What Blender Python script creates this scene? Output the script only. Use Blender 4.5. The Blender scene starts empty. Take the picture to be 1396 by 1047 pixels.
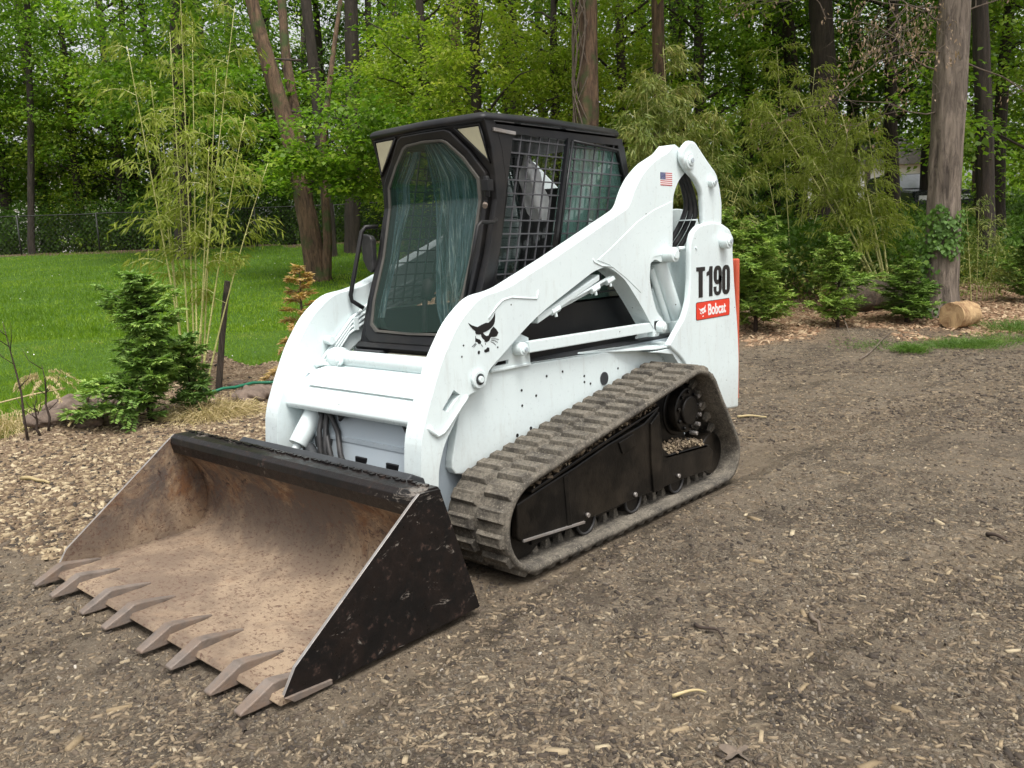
import bpy, math, random
import numpy as np
from mathutils import Vector, Matrix
from mathutils.geometry import tessellate_polygon
R = math.radians
random.seed(7)
rng = np.random.default_rng(7)
scene = bpy.context.scene
col = scene.collection

# ------------------------------------------------------------------ camera
# The loader's own axes are the world's: X forward, Y to its left, Z up, metres.
CAM = Vector((2.7247, 2.9805, 1.3408))
yaw, pitch, roll, FPX = R(221.923), R(-9.2235), R(-2.1272), 1153.59
fw = Vector((math.cos(yaw)*math.cos(pitch), math.sin(yaw)*math.cos(pitch), math.sin(pitch)))
ri0 = fw.cross(Vector((0, 0, 1))).normalized()
up0 = ri0.cross(fw)
ri = ri0*math.cos(roll) + up0*math.sin(roll)
up = up0*math.cos(roll) - ri0*math.sin(roll)
cam_data = bpy.data.cameras.new('camera')
cam_data.sensor_width = 36
cam_data.lens = 36*FPX/1396
cam_data.clip_start = .05
cam_data.clip_end = 900
cam_o = bpy.data.objects.new('camera', cam_data)
cam_o.matrix_world = Matrix(((ri.x, up.x, -fw.x, CAM.x), (ri.y, up.y, -fw.y, CAM.y), (ri.z, up.z, -fw.z, CAM.z), (0, 0, 0, 1)))
col.objects.link(cam_o)
scene.camera = cam_o

# ------------------------------------------------------------------ sky, sun, exposure
SUN_EL, SUN_AZ = R(66), R(58)          # azimuth in the XY plane, from +X towards +Y
w = bpy.data.worlds.new("World")
scene.world = w
w.use_nodes = True
nt = w.node_tree
bg = nt.nodes['Background']
sky = nt.nodes.new('ShaderNodeTexSky')
sky.sky_type = 'NISHITA'
sky.sun_disc = False
sky.sun_elevation = SUN_EL
sky.sun_rotation = R(90) - SUN_AZ
sky.air_density = 1.0
sky.dust_density = 5.0
sky.ozone_density = 1.0
hs = nt.nodes.new('ShaderNodeHueSaturation')
hs.inputs['Saturation'].default_value = .12
nt.links.new(sky.outputs[0], hs.inputs['Color'])
nt.links.new(hs.outputs[0], bg.inputs['Color'])
bg.inputs['Strength'].default_value = .15
sun = bpy.data.lights.new('sun', 'SUN')
sun.energy = 1.5
sun.angle = R(25)
sun.color = (1, .96, .9)
sun_o = bpy.data.objects.new('sun', sun)
sd = Vector((math.cos(SUN_EL)*math.cos(SUN_AZ), math.cos(SUN_EL)*math.sin(SUN_AZ), math.sin(SUN_EL)))
sun_o.rotation_euler = sd.to_track_quat('Z', 'Y').to_euler()
sun_o.location = (0, 0, 20)
col.objects.link(sun_o)
scene.view_settings.view_transform = 'Standard'
scene.view_settings.look = 'None'
scene.view_settings.exposure = 0.74
scene.view_settings.gamma = 1
scene.view_settings.use_curve_mapping = False
scene.cycles.max_bounces = 8
scene.cycles.transparent_max_bounces = 12

H = Vector((fw.x, fw.y)).normalized()
Rt = Vector((H.y, -H.x))
def DL(d, l):
    "world XY of a spot d metres ahead of where the photographer stood and l metres to the right"
    return CAM.x + H.x*d + Rt.x*l, CAM.y + H.y*d + Rt.y*l
def spot(px, py, d):
    "the point of the place seen at that photo pixel, d metres ahead"
    v = fw + ri*((px-698)/FPX) + up*((523.5-py)/FPX)
    v = v/(v.x*H.x + v.y*H.y)*d
    return CAM + v
def dl_of(x, y):
    return (x-CAM.x)*H.x + (y-CAM.y)*H.y, (x-CAM.x)*Rt.x + (y-CAM.y)*Rt.y

# ------------------------------------------------------------------ materials
def mat(name):
    m = bpy.data.materials.new(name); m.use_nodes = True
    t = m.node_tree
    return m, t, t.nodes['Principled BSDF']
def N(t, kind, **kw):
    n = t.nodes.new('ShaderNode'+kind)
    for k, v in kw.items():
        if k in n.inputs: n.inputs[k].default_value = v
        else: setattr(n, k, v)
    return n
def L(t, a, b): t.links.new(a, b)
def ramp(t, src, stops, interp='LINEAR'):
    r = t.nodes.new('ShaderNodeValToRGB'); r.color_ramp.interpolation = interp
    e = r.color_ramp.elements
    while len(e) < len(stops): e.new(.5)
    for q, (p, c) in zip(e, stops):
        q.position = p
        q.color = (*c, 1) if isinstance(c, tuple) else (c, c, c, 1)
    L(t, src, r.inputs[0]); return r.outputs[0]
def noise(t, scale, detail=6, rough=.6, vec=None, dist=0):
    n = N(t, 'TexNoise'); n.inputs['Scale'].default_value = scale; n.inputs['Detail'].default_value = detail
    n.inputs['Roughness'].default_value = rough; n.inputs['Distortion'].default_value = dist
    if vec is not None: L(t, vec, n.inputs['Vector'])
    return n.outputs[0]
def mix(t, f, a, b, mode='MIX'):
    n = t.nodes.new('ShaderNodeMix'); n.data_type = 'RGBA'; n.blend_type = mode
    for v, k in ((f, 0), (a, 6), (b, 7)):
        if isinstance(v, (int, float)): n.inputs[k].default_value = v if k == 0 else (v, v, v, 1)
        elif isinstance(v, tuple): n.inputs[k].default_value = (*v, 1)
        else: L(t, v, n.inputs[k])
    return n.outputs[2]
def math_(t, op, a, b=0.):
    n = t.nodes.new('ShaderNodeMath'); n.operation = op
    for i, v in enumerate((a, b)):
        if isinstance(v, (int, float)): n.inputs[i].default_value = v
        else: L(t, v, n.inputs[i])
    return n.outputs[0]
def bump(t, h, strength, dist, nrm=None):
    b = N(t, 'Bump'); b.inputs['Strength'].default_value = strength; b.inputs['Distance'].default_value = dist
    L(t, h, b.inputs['Height'])
    if nrm is not None: L(t, nrm, b.inputs['Normal'])
    return b.outputs[0]
def gen(t): return N(t, 'NewGeometry').outputs['Position']
def stretch(t, v, s):
    n = N(t, 'Mapping'); n.inputs['Scale'].default_value = s; L(t, v, n.inputs['Vector']); return n.outputs[0]

def m_white():
    m, t, p = mat('white_paint'); P = gen(t)
    n1 = noise(t, 3, 5, .6, P); n2 = noise(t, 40, 6, .7, P)
    c = mix(t, ramp(t, n1, [(.35, 0.), (.75, 1.)]), (.71,.795,.79), (.65,.725,.73))
    vo = N(t, 'TexVoronoi'); vo.inputs['Scale'].default_value = 14; vo.inputs['Randomness'].default_value = 1; L(t, P, vo.inputs['Vector'])
    pres = N(t, 'TexWhiteNoise'); L(t, vo.outputs['Position'], pres.inputs['Vector'])
    rad = math_(t, 'MULTIPLY', math_(t, 'GREATER_THAN', pres.outputs[0], .74), .055)
    spotm = math_(t, 'LESS_THAN', vo.outputs['Distance'], rad)
    c = mix(t, spotm, c, (.05, .045, .045))
    sep = N(t, 'SeparateXYZ'); L(t, P, sep.inputs[0])
    low = ramp(t, math_(t, 'ADD', sep.outputs[2], math_(t, 'MULTIPLY', n2, .25)), [(.42, 1.), (.72, 0.)])
    c = mix(t, math_(t, 'MULTIPLY', low, .38), c, (.33, .29, .24))
    streak = ramp(t, noise(t, 9, 6, .75, stretch(t, P, (2, 2, .35))), [(.54, 0.), (.70, 1.)])
    c = mix(t, math_(t, 'MULTIPLY', streak, .28), c, (.42, .42, .38))
    L(t, c, p.inputs['Base Color']); p.inputs['Roughness'].default_value = .32
    L(t, ramp(t, n2, [(.3, .22), (.8, .5)]), p.inputs['Roughness'])
    L(t, bump(t, noise(t, 22, 3, .5, P), .12, .006), p.inputs['Normal'])
    return m
def m_simple(name, c, rough=.5, metal=0., var=.35, scale=12, bmp=.2, dust=None, dustamt=.5, spec=.5):
    m, t, p = mat(name); P = gen(t)
    n = noise(t, scale, 8, .65, P)
    d = tuple(x*(1-var) for x in c); e = tuple(min(1, x*(1+var)) for x in c)
    o = mix(t, ramp(t, n, [(.3, 0.), (.7, 1.)]), d, e)
    if dust:
        n3 = noise(t, scale*.5, 8, .72, P)
        o = mix(t, math_(t, 'MULTIPLY', ramp(t, n3, [(.45, 0.), (.72, 1.)]), dustamt), o, dust)
    L(t, o, p.inputs['Base Color']); p.inputs['Metallic'].default_value = metal; p.inputs['Specular IOR Level'].default_value = spec
    L(t, ramp(t, n, [(.2, max(0, rough-.12)), (.8, min(1, rough+.15))]), p.inputs['Roughness'])
    L(t, bump(t, noise(t, scale*6, 5, .6, P), bmp, .004), p.inputs['Normal'])
    return m
def m_bucket_out():
    m, t, p = mat('worn_black_bucket_paint'); P = gen(t)
    n = noise(t, 5, 9, .72, P, .6); n2 = noise(t, 28, 8, .75, P)
    c = mix(t, ramp(t, n, [(.42, 0.), (.7, 1.)]), (.007,.0065,.0065), (.018,.012,.010))
    c = mix(t, ramp(t, n2, [(.58, 0.), (.64, 1.)]), c, (.045,.028,.022))
    sc = noise(t, 5.5, 10, .8, stretch(t, P, (1, 1, 2.2)), 1.2)
    c = mix(t, ramp(t, sc, [(.60, 0.), (.63, 1.)]), c, (.16,.14,.12))
    L(t, c, p.inputs['Base Color'])
    L(t, ramp(t, n2, [(.3, .22), (.7, .6)]), p.inputs['Roughness'])
    p.inputs['Specular IOR Level'].default_value = .25
    L(t, bump(t, n2, .25, .006), p.inputs['Normal'])
    return m
def m_bucket_in():
    m, t, p = mat('muddy_rusty_bucket_steel'); P = gen(t)
    n = noise(t, 2.2, 9, .7, P, .4); n2 = noise(t, 60, 6, .8, P); n3 = noise(t, 6, 8, .7, P, .8)
    sep = N(t, 'SeparateXYZ'); L(t, P, sep.inputs[0])
    hi = ramp(t, math_(t, 'ADD', sep.outputs[2], math_(t, 'MULTIPLY', math_(t, 'SUBTRACT', n3, .5), .5)), [(.05, 0.), (.30, 1.)])
    mud = mix(t, ramp(t, n, [(.42, 0.), (.58, 1.)]), (.30,.222,.148), (.17,.122,.085))
    wall = mix(t, ramp(t, n3, [(.42, 0.), (.58, 1.)]), (.31,.215,.13), (.17,.08,.035))
    wall = mix(t, ramp(t, n, [(.46, 0.), (.56, 1.)]), wall, (.10,.075,.06))
    wall = mix(t, ramp(t, noise(t, 13, 9, .78, stretch(t, P, (1, 1, .6)), 1.), [(.56, 0.), (.62, 1.)]), wall, (.035, .02, .015))
    c = mix(t, hi, mud, wall)
    c = mix(t, ramp(t, noise(t, 75, 5, .75, stretch(t, P, (1, .6, 1))), [(.545, 0.), (.60, 1.)]), c, (.11, .062, .042))
    L(t, c, p.inputs['Base Color']); p.inputs['Roughness'].default_value = .8
    b = bump(t, n2, .5, .006); L(t, bump(t, n3, .5, .02, b), p.inputs['Normal'])
    return m
def m_rubber():
    m, t, p = mat('dusty_track_rubber'); P = gen(t)
    n = noise(t, 10, 10, .75, P); n2 = noise(t, 90, 6, .8, P)
    c = mix(t, ramp(t, n, [(.38, 0.), (.6, 1.)]), (.050,.044,.036), (.155,.135,.105))
    c = mix(t, ramp(t, n2, [(.38, 1.), (.46, 0.)]), c, (.05, .042, .032))
    c = mix(t, ramp(t, n2, [(.56, 0.), (.62, 1.)]), c, (.24,.21,.165))
    L(t, c, p.inputs['Base Color']); p.inputs['Roughness'].default_value = .9
    b = bump(t, n2, .6, .006); L(t, bump(t, n, .5, .015, b), p.inputs['Normal'])
    return m
def m_glass(name, c, rough=.04, alpha=.5):
    m, t, p = mat(name); P = gen(t)
    p.inputs['Base Color'].default_value = (*c, 1)
    n = noise(t, 5, 5, .6, P)
    p.inputs['Roughness'].default_value = rough
    p.inputs['Alpha'].default_value = alpha
    p.inputs['IOR'].default_value = 1.5
    p.inputs['Specular IOR Level'].default_value = .8
    L(t, bump(t, n, .04, .02), p.inputs['Normal'])
    return m
def m_film():
    m, t, p = mat('wrinkled_window_film')
    uv = N(t, 'UVMap').outputs[0]
    s = noise(t, 1.0, 7, .68, stretch(t, uv, (9, 1.5, 1)), .9)
    w = noise(t, 1.0, 5, .7, stretch(t, uv, (26, 2.2, 1)), .6)
    c = mix(t, ramp(t, s, [(.40, 0.), (.60, 1.)]), (.025, .075, .072), (.085, .165, .19))
    c = mix(t, ramp(t, w, [(.55, 0.), (.59, 1.), (.66, 0.)]), c, (.36, .47, .44))
    c = mix(t, ramp(t, w, [(.38, 1.), (.43, 0.)]), c, (.008, .035, .028))
    L(t, c, p.inputs['Base Color']); p.inputs['Roughness'].default_value = .18
    L(t, ramp(t, s, [(.36, .40), (.5, .92)]), p.inputs['Alpha'])
    L(t, bump(t, w, .7, .03), p.inputs['Normal'])
    return m
def m_leaf(name, stops, trans=.45, rough=.5, bigf=.9):
    m = bpy.data.materials.new(name); m.use_nodes = True; t = m.node_tree; t.nodes.clear()
    g = N(t, 'NewGeometry'); P = g.outputs['Position']
    big = noise(t, .55, 3, .5, P)
    mid = noise(t, 2.4, 3, .5, P)
    f = math_(t, 'ADD', math_(t, 'MULTIPLY', g.outputs['Random Per Island'], .42), math_(t, 'ADD', math_(t, 'MULTIPLY', math_(t, 'SUBTRACT', big, .28), bigf), math_(t, 'MULTIPLY', math_(t, 'SUBTRACT', mid, .42), .7)))
    c = ramp(t, f, stops)
    p = N(t, 'BsdfPrincipled'); L(t, c, p.inputs['Base Color']); p.inputs['Roughness'].default_value = rough
    p.inputs['Specular IOR Level'].default_value = .35
    tr = N(t, 'BsdfTranslucent'); L(t, mix(t, 1., c, (1., 1.25, .6), 'MULTIPLY'), tr.inputs['Color'])
    ms = N(t, 'MixShader'); ms.inputs[0].default_value = trans
    L(t, p.outputs[0], ms.inputs[1]); L(t, tr.outputs[0], ms.inputs[2])
    o = N(t, 'OutputMaterial'); L(t, ms.outputs[0], o.inputs['Surface'])
    return m
def m_chips(name, stops, rough=.85):
    m, t, p = mat(name); g = N(t, 'NewGeometry')
    c = ramp(t, g.outputs['Random Per Island'], stops)
    n = noise(t, 70, 5, .7, g.outputs['Position'])
    c = mix(t, .5, c, ramp(t, n, [(.3, .45), (.7, 1.)]), 'MULTIPLY')
    L(t, c, p.inputs['Base Color']); p.inputs['Roughness'].default_value = rough
    return m
def m_bark(name, c1, c2, vs=.18, scale=14, moss=None):
    m, t, p = mat(name); P = gen(t)
    tc = N(t, 'TexCoord').outputs['Object']
    n = noise(t, scale, 9, .7, stretch(t, tc, (1, 1, vs)), .8); n2 = noise(t, 3, 6, .6, tc)
    c = mix(t, ramp(t, n, [(.35, 0.), (.62, 1.)]), c1, c2)
    c = mix(t, math_(t, 'MULTIPLY', ramp(t, n2, [(.45, 0.), (.7, 1.)]), .5), c, tuple(x*.55 for x in c2))
    if moss: c = mix(t, ramp(t, n2, [(.52, 0.), (.66, 1.)]), c, moss)
    L(t, c, p.inputs['Base Color']); p.inputs['Roughness'].default_value = .92
    L(t, bump(t, n, .9, .03), p.inputs['Normal'])
    return m
def m_ground():
    m, t, p = mat('ground_surface'); P = gen(t)
    def attr(n): a = N(t, 'Attribute'); a.attribute_name = n; return a.outputs['Fac']
    n1 = noise(t, .9, 7, .65, P); n2 = noise(t, 7, 9, .75, P); n3 = noise(t, 45, 8, .8, P)
    def cells(scale, st):
        v = N(t, 'TexVoronoi'); v.inputs['Scale'].default_value = scale
        wv = N(t, 'VectorMath'); wv.operation = 'ADD'; L(t, stretch(t, P, st), wv.inputs[0])
        nn = N(t, 'TexNoise'); nn.inputs['Scale'].default_value = 9; L(t, P, nn.inputs['Vector']); 
        sc = N(t, 'VectorMath'); sc.operation = 'SCALE'; sc.inputs[3].default_value = .18; L(t, nn.outputs[1], sc.inputs[0]); L(t, sc.outputs[0], wv.inputs[1])
        L(t, wv.outputs[0], v.inputs['Vector'])
        bw = N(t, 'SeparateColor'); L(t, v.outputs['Color'], bw.inputs[0])
        return bw.outputs[0], v.outputs['Distance']
    a1, d1 = cells(55, (1, .55, 1)); a2, d2 = cells(38, (.5, 1.1, 1)); a3, d3 = cells(120, (1, 1, 1))
    grav = ramp(t, a3, [(0.,(.050,.040,.031)), (.45,(.132,.108,.080)), (.8,(.20,.166,.122)), (1.,(.35,.295,.22))])
    grav = mix(t, ramp(t, a1, [(.6, 0.), (.75, 1.)]), grav, ramp(t, a2, [(0.,(.07,.052,.037)), (.6,(.165,.126,.085)), (1.,(.33,.265,.18))]))
    grav = mix(t, ramp(t, n1, [(.40, 0.), (.60, 1.)]), grav, mix(t, .65, grav, (.205,.166,.122)))
    dark = ramp(t, math_(t, 'ADD', math_(t, 'MULTIPLY', n2, .6), math_(t, 'MULTIPLY', noise(t, 1.7, 6, .6, P), .4)), [(.42, 1.), (.52, 0.)])
    grav = mix(t, math_(t, 'MULTIPLY', dark, .6), grav, (.050, .039, .030))
    mul = ramp(t, a1, [(0., (.13, .085, .055)), (.4, (.24, .165, .105)), (.75, (.34, .25, .165)), (1., (.48, .38, .27))])
    mul = mix(t, .45, mul, ramp(t, a2, [(0., (.09, .06, .04)), (.6, (.26, .18, .115)), (1., (.42, .33, .22))]))
    mul = mix(t, math_(t, 'MULTIPLY', dark, .4), mul, (.09, .06, .045))
    lawn = ramp(t, n2, [(.3, (.045, .10, .012)), (.7, (.09, .17, .02))])
    flo = ramp(t, a1, [(0., (.12, .07, .042)), (.5, (.27, .165, .10)), (.85, (.40, .28, .17)), (1., (.50, .38, .24))])
    c = mix(t, attr('mulch'), grav, mul); c = mix(t, attr('litter'), c, flo)
    edge_ = math_(t, 'ADD', attr('grass'), math_(t, 'MULTIPLY', math_(t, 'SUBTRACT', n2, .5), .5))
    c = mix(t, ramp(t, edge_, [(.02, 0.), (.12, 1.)]), c, mix(t, ramp(t, n3, [(.4, 0.), (.6, 1.)]), (.085, .058, .040), (.19, .135, .09)))
    c = mix(t, ramp(t, edge_, [(.50, 0.), (.60, 1.)]), c, lawn)
    L(t, c, p.inputs['Base Color']); p.inputs['Roughness'].default_value = .95; p.inputs['Specular IOR Level'].default_value = .2
    # tread prints left behind the loader and on a wider curve across the yard
    sp = N(t, 'SeparateXYZ'); L(t, P, sp.inputs[0]); X_, Y_ = sp.outputs[0], sp.outputs[1]
    def band(cv, off, x0):
        dx = math_(t, 'SUBTRACT', X_, x0); yc = math_(t, 'ADD', math_(t, 'MULTIPLY', math_(t, 'MULTIPLY', dx, dx), cv), off)
        dist = math_(t, 'ABSOLUTE', math_(t, 'SUBTRACT', math_(t, 'ADD', Y_, math_(t, 'MULTIPLY', math_(t, 'SUBTRACT', n2, .5), .25)), yc)); return ramp(t, dist, [(.12, 1.), (.20, 0.)])
    rut = math_(t, 'MAXIMUM', math_(t, 'MAXIMUM', band(.035, .68, -1.5), band(.035, -.68, -1.5)), math_(t, 'MAXIMUM', band(.075, 1.75, 1.2), band(.075, 3.1, 1.2)))
    rut = math_(t, 'MULTIPLY', rut, math_(t, 'MULTIPLY', math_(t, 'SUBTRACT', 1., attr('litter')), math_(t, 'SUBTRACT', 1., attr('mulch'))))
    rut = math_(t, 'MULTIPLY', rut, ramp(t, n1, [(.38, .25), (.55, 1.)]))
    wv = math_(t, 'SINE', math_(t, 'MULTIPLY', X_, 73.))
    c = mix(t, math_(t, 'MULTIPLY', rut, .45), c, mix(t, ramp(t, n3, [(.4, 0.), (.6, 1.)]), (.14, .107, .073), (.24, .188, .13)))
    L(t, c, p.inputs['Base Color'])
    h = math_(t, 'ADD', math_(t, 'MULTIPLY', a1, .6), math_(t, 'ADD', math_(t, 'MULTIPLY', n3, .6), math_(t, 'MULTIPLY', a3, .4)))
    b = bump(t, n2, .8, .04); b = bump(t, math_(t, 'MULTIPLY', rut, math_(t, 'SUBTRACT', math_(t, 'MULTIPLY', wv, .35), 1.)), .8, .02, b); L(t, bump(t, h, .9, .016, b), p.inputs['Normal'])
    return m

WHITE = m_white()
CAB = m_simple('charcoal_cab_paint', (.0085, .009, .0105), .42, 0, .3, 5, .15, (.035,.027,.018), .5, .32)
BLACK = m_simple('black_undercarriage_paint', (.005,.0045,.004), .38, 0, .4, 6, .4, (.040,.030,.020), .6, .28)
DARK = m_simple('dark_engine_bay_metal', (.03, .033, .036), .6, 0, .3, 6, .2)
GREY = m_simple('shaded_frame_paint', (.42, .48, .52), .45, 0, .12, 4, .1, (.2, .17, .14), .3)  # frame paint with the front's bluish shade put into its colour
STEEL = m_simple('worn_bright_steel', (.36, .34, .32), .45, .6, .25, 20, .3, (.2, .14, .10), .6)
TOOTH = m_simple('worn_tooth_steel', (.19,.155,.13), .55, .2, .35, 18, .6, (.16,.10,.062), 1.)
ORANGE = m_simple('orange_red_paint', (.55,.10,.05), .4, 0, .1, 5, .1)
DECAL_RED = m_simple('red_decal_vinyl', (.72, .045, .02), .35, 0, .04, 5, 0)
INK = m_simple('black_decal_ink', (.008, .008, .009), .4, 0, .1, 5, 0)
PAPER = m_simple('white_decal_vinyl', (.82, .80, .78), .4, 0, .04, 5, 0)
NAVY = m_simple('navy_decal_vinyl', (.03, .045, .16), .4, 0, .05, 5, 0)
HOSE = m_simple('black_hose_rubber', (.02, .02, .021), .5, 0, .3, 15, .2, (.1, .09, .08), .4)
CREAM = m_simple('cream_lamp_lens', (.52, .49, .34), .3, 0, .12, 8, .1)
RUBBER = m_rubber(); BOUT = m_bucket_out(); BIN = m_bucket_in()
GLASS = m_glass('green_tinted_glass', (.006, .035, .022), .02, .45)
SGLASS = m_glass('pale_green_side_glass', (.10, .20, .17), .08, .72)
DGLASS = m_glass('dark_tinted_glass', (.004, .006, .006), .05, .30)
FILM = m_film()
GROUND = m_ground()
MAPLE = m_leaf('spring_maple_leaf', [(0., (0.059, 0.112, 0.017)), (.40, (0.144, 0.245, 0.026)), (.75, (0.288, 0.378, 0.043)), (1., (0.506, 0.512, 0.086))])
LIME = m_leaf('lime_spring_leaf', [(0., (0.115, 0.180, 0.019)), (.5, (0.270, 0.339, 0.035)), (1., (0.515, 0.499, 0.081))], .5)
DEEP = m_leaf('deep_green_leaf', [(0., (0.036, 0.077, 0.014)), (.5, (0.089, 0.168, 0.026)), (1., (0.194, 0.276, 0.050))], .4)
BAMB = m_leaf('bamboo_leaf', [(0., (.13,.17,.025)), (.5, (.27,.31,.045)), (.85, (.40,.42,.09)), (1., (.62,.58,.30))], .45)
DRYB = m_leaf('yellowing_bamboo_leaf', [(0., (.07,.12,.022)), (.5, (.20,.24,.05)), (.8, (.36,.32,.10)), (1., (.52,.42,.18))], .35)
CONI = m_leaf('conifer_spray', [(0., (0.082, 0.152, 0.039)), (.5, (0.198, 0.304, 0.062)), (1., (0.465, 0.548, 0.117))], .25)
CONIL = m_leaf('light_conifer_spray', [(0., (0.092, 0.173, 0.051)), (.5, (0.222, 0.347, 0.081)), (1., (0.521, 0.625, 0.152))], .25)
DEADC = m_leaf('dead_conifer_spray', [(0., (.34, .20, .075)), (.5, (.58, .39, .17)), (1., (.80, .62, .34))], .3)
IVYM = m_leaf('ivy_leaf', [(0., (.04,.09,.015)), (.6, (.11,.21,.035)), (1., (.24,.36,.07))], .3)
GRASSM = m_leaf('lawn_blade', [(0., (0.067, 0.129, 0.007)), (.5, (0.142, 0.249, 0.011)), (.9, (0.237, 0.344, 0.020)), (1., (0.342, 0.361, 0.081))], .4, .5, 1.5)
STRAW = m_leaf('straw_blade', [(0., (.36,.27,.13)), (1., (.70,.57,.33))], .25)
WEED = m_leaf('yard_grass_blade', [(0., (.05,.10,.02)), (.6, (.12,.21,.035)), (1., (.26,.32,.09))], .35)
CHIPS = m_chips('wood_chip', [(0.,(.10,.072,.046)), (.5,(.19,.142,.092)), (.88,(.29,.222,.14)), (.98,(.34,.275,.18)), (1.,(.40,.335,.235))])
MULCH = m_chips('mulch_chip', [(0., (.11, .07, .042)), (.35, (.24, .17, .10)), (.7, (.36, .275, .165)), (1., (.55, .45, .29))])
LITTER = m_chips('leaf_litter', [(0., (.17, .09, .045)), (.5, (.34, .21, .12)), (1., (.55, .41, .26))])
STONE = m_chips('gravel_stone', [(0.,(.06,.05,.04)), (.6,(.14,.115,.088)), (.985,(.25,.21,.16)), (1.,(.55,.50,.42))])
DARKCH = m_chips('dark_mulch_bit', [(0.,(.030,.022,.016)), (.6,(.075,.055,.038)), (1.,(.13,.098,.068))])
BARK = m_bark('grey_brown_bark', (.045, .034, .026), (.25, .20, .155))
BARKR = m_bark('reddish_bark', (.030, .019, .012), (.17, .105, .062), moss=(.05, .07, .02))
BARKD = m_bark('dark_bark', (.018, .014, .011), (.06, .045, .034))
CULM = m_simple('bamboo_culm', (.50, .49, .19), .45, 0, .3, 10, .05)
TWIG = m_simple('dry_twig', (.13, .10, .075), .9, 0, .4, 20, .3)
TWIGD = m_simple('dark_twig', (.045, .03, .022), .9, 0, .4, 20, .3)
STAKE = m_bark('weathered_stake_wood', (.03, .024, .02), (.12, .095, .075), .1, 30)
CUTW = m_bark('fresh_cut_wood', (.16, .08, .035), (.52, .35, .18), .5, 7)
GHOSE = m_simple('green_garden_hose', (.01, .16, .085), .4, 0, .2, 10, .05)
CLOD = m_simple('dirt_clod', (.15, .11, .085), .95, 0, .45, 18, .9)
WIRE = m_simple('galvanised_wire', (.035, .037, .032), .6, .3, .3, 10, .1)
HWALL = m_simple('pale_house_siding', (.55, .56, .52), .7, 0, .1, 2, .1)
HROOF = m_simple('grey_roof_shingle', (.10, .095, .09), .9, 0, .3, 9, .5)
HGL = m_simple('house_window_glass', (.03, .035, .04), .1, 0, .2, 2, 0)
CARP = m_simple('dark_car_paint', (.012, .013, .016), .25, 0, .2, 3, 0)
CARG = m_simple('painted_glare_windscreen', (.55, .55, .62), .1, 0, .2, 2, 0)  # the glass's reflection is painted in as a pale base colour

# traced outlines of the loader, metres, in its own X-Z plane
ARM = [(0.5749,0.4323),(0.5603,0.6067),(0.5106,0.7299),(0.4267,0.9058),(0.3231,1.0452),(0.193,1.1396),(0.0332,1.1599),(-0.3236,1.2873),(-0.912,1.5119),(-0.9644,1.6009),(-1.0277,1.6692),(-1.1339,1.7406),(-1.2892,1.8007),(-1.353,1.846),(-1.4195,1.8232),(-1.4206,1.781),(-1.4357,1.7353),(-1.4737,1.7135),(-1.3889,1.66),(-1.335,1.5852),(-1.3265,1.504),(-1.3241,1.3013),(-1.2782,1.2478),(-1.2112,1.2269),(-1.1463,1.2485),(-1.1031,1.2272),(-1.0911,1.1553),(-1.1075,1.0854),(-1.1559,0.9733),(-1.2287,0.9159),(-1.2505,0.874),(-1.2054,0.8545),(-1.1468,0.8682),(-1.1112,0.8991),(-0.9876,1.0362),(-0.8633,1.1559),(-0.7745,1.204),(-0.7003,1.2287),(-0.5967,1.2085),(-0.1496,1.0251),(0.1365,0.8446),(0.1631,0.8261),(0.1865,0.7669),(0.239,0.753),(0.283,0.7455),(0.3215,0.7075),(0.4388,0.5646),(0.4743,0.4752),(0.4821,0.3979)]
SLOT = [(0.3711,0.7772),(0.3367,0.7524),(0.4122,0.6933),(0.4405,0.7067)]
UPR = [(-1.425,1.2848),(-1.4325,1.3331),(-1.457,1.381),(-1.5183,1.4193),(-1.6572,1.4384),(-1.7888,1.4279),(-1.8845,1.3952),(-1.9211,1.3494),(-1.922,1.2711),(-1.9439,1.0857),(-1.9904,0.8135),(-2.0107,0.6099),(-2.0047,0.3147),(-1.8438,0.3281),(-1.5774,0.4506),(-1.3338,0.702),(-1.1929,0.7863),(-1.2627,0.8457),(-1.3578,0.9225),(-1.4065,1.0047),(-1.4241,1.1142)]
LINK = [(-1.3688,1.8187),(-1.411,1.8504),(-1.4466,1.8701),(-1.5064,1.8681),(-1.6422,1.7739),(-1.7453,1.7108),(-1.7853,1.631),(-1.8125,1.5432),(-1.8057,1.3263),(-1.6425,1.3295),(-1.6042,1.3924),(-1.5917,1.5036),(-1.5793,1.6013),(-1.5177,1.6601),(-1.4336,1.7048),(-1.3868,1.7381),(-1.3638,1.772)]
BRACKET = [(0.1079,0.8201),(-0.0489,0.9443),(-0.0919,0.9567),(-0.1483,0.9339),(-0.1567,0.8136),(0.095,0.8138)]
BHOLE = [(0.0872,0.8329),(0.0594,0.8504),(-0.009,0.8511),(-0.0079,0.8326)]
HEAD = [(0.2723,1.0405),(0.2556,1.0303),(0.2379,1.0235),(0.2183,1.0175),(0.1961,1.0247),(0.1686,1.0311),(0.1516,1.0295),(0.1337,1.0402),(0.1191,1.053),(0.1092,1.0676),(0.1094,1.0522),(0.1134,1.0313),(0.1212,1.0178),(0.1321,1.0093),(0.1499,1.0004),(0.1708,0.9942),(0.188,0.9912),(0.1817,0.9836),(0.1685,0.9757),(0.1548,0.9761),(0.1474,0.9848),(0.1397,0.9982),(0.1216,1.0107),(0.105,0.9972),(0.0936,0.9818),(0.1049,0.9686),(0.1207,0.9667),(0.1414,0.9688),(0.1527,0.9546),(0.1667,0.9502),(0.1802,0.9529),(0.1797,0.9599),(0.1895,0.9668),(0.1974,0.9758),(0.2001,0.9866),(0.2119,0.9866),(0.2284,0.9895),(0.233,0.9957),(0.2326,1.0026),(0.2469,1.0121),(0.2624,1.0263)]
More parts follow.
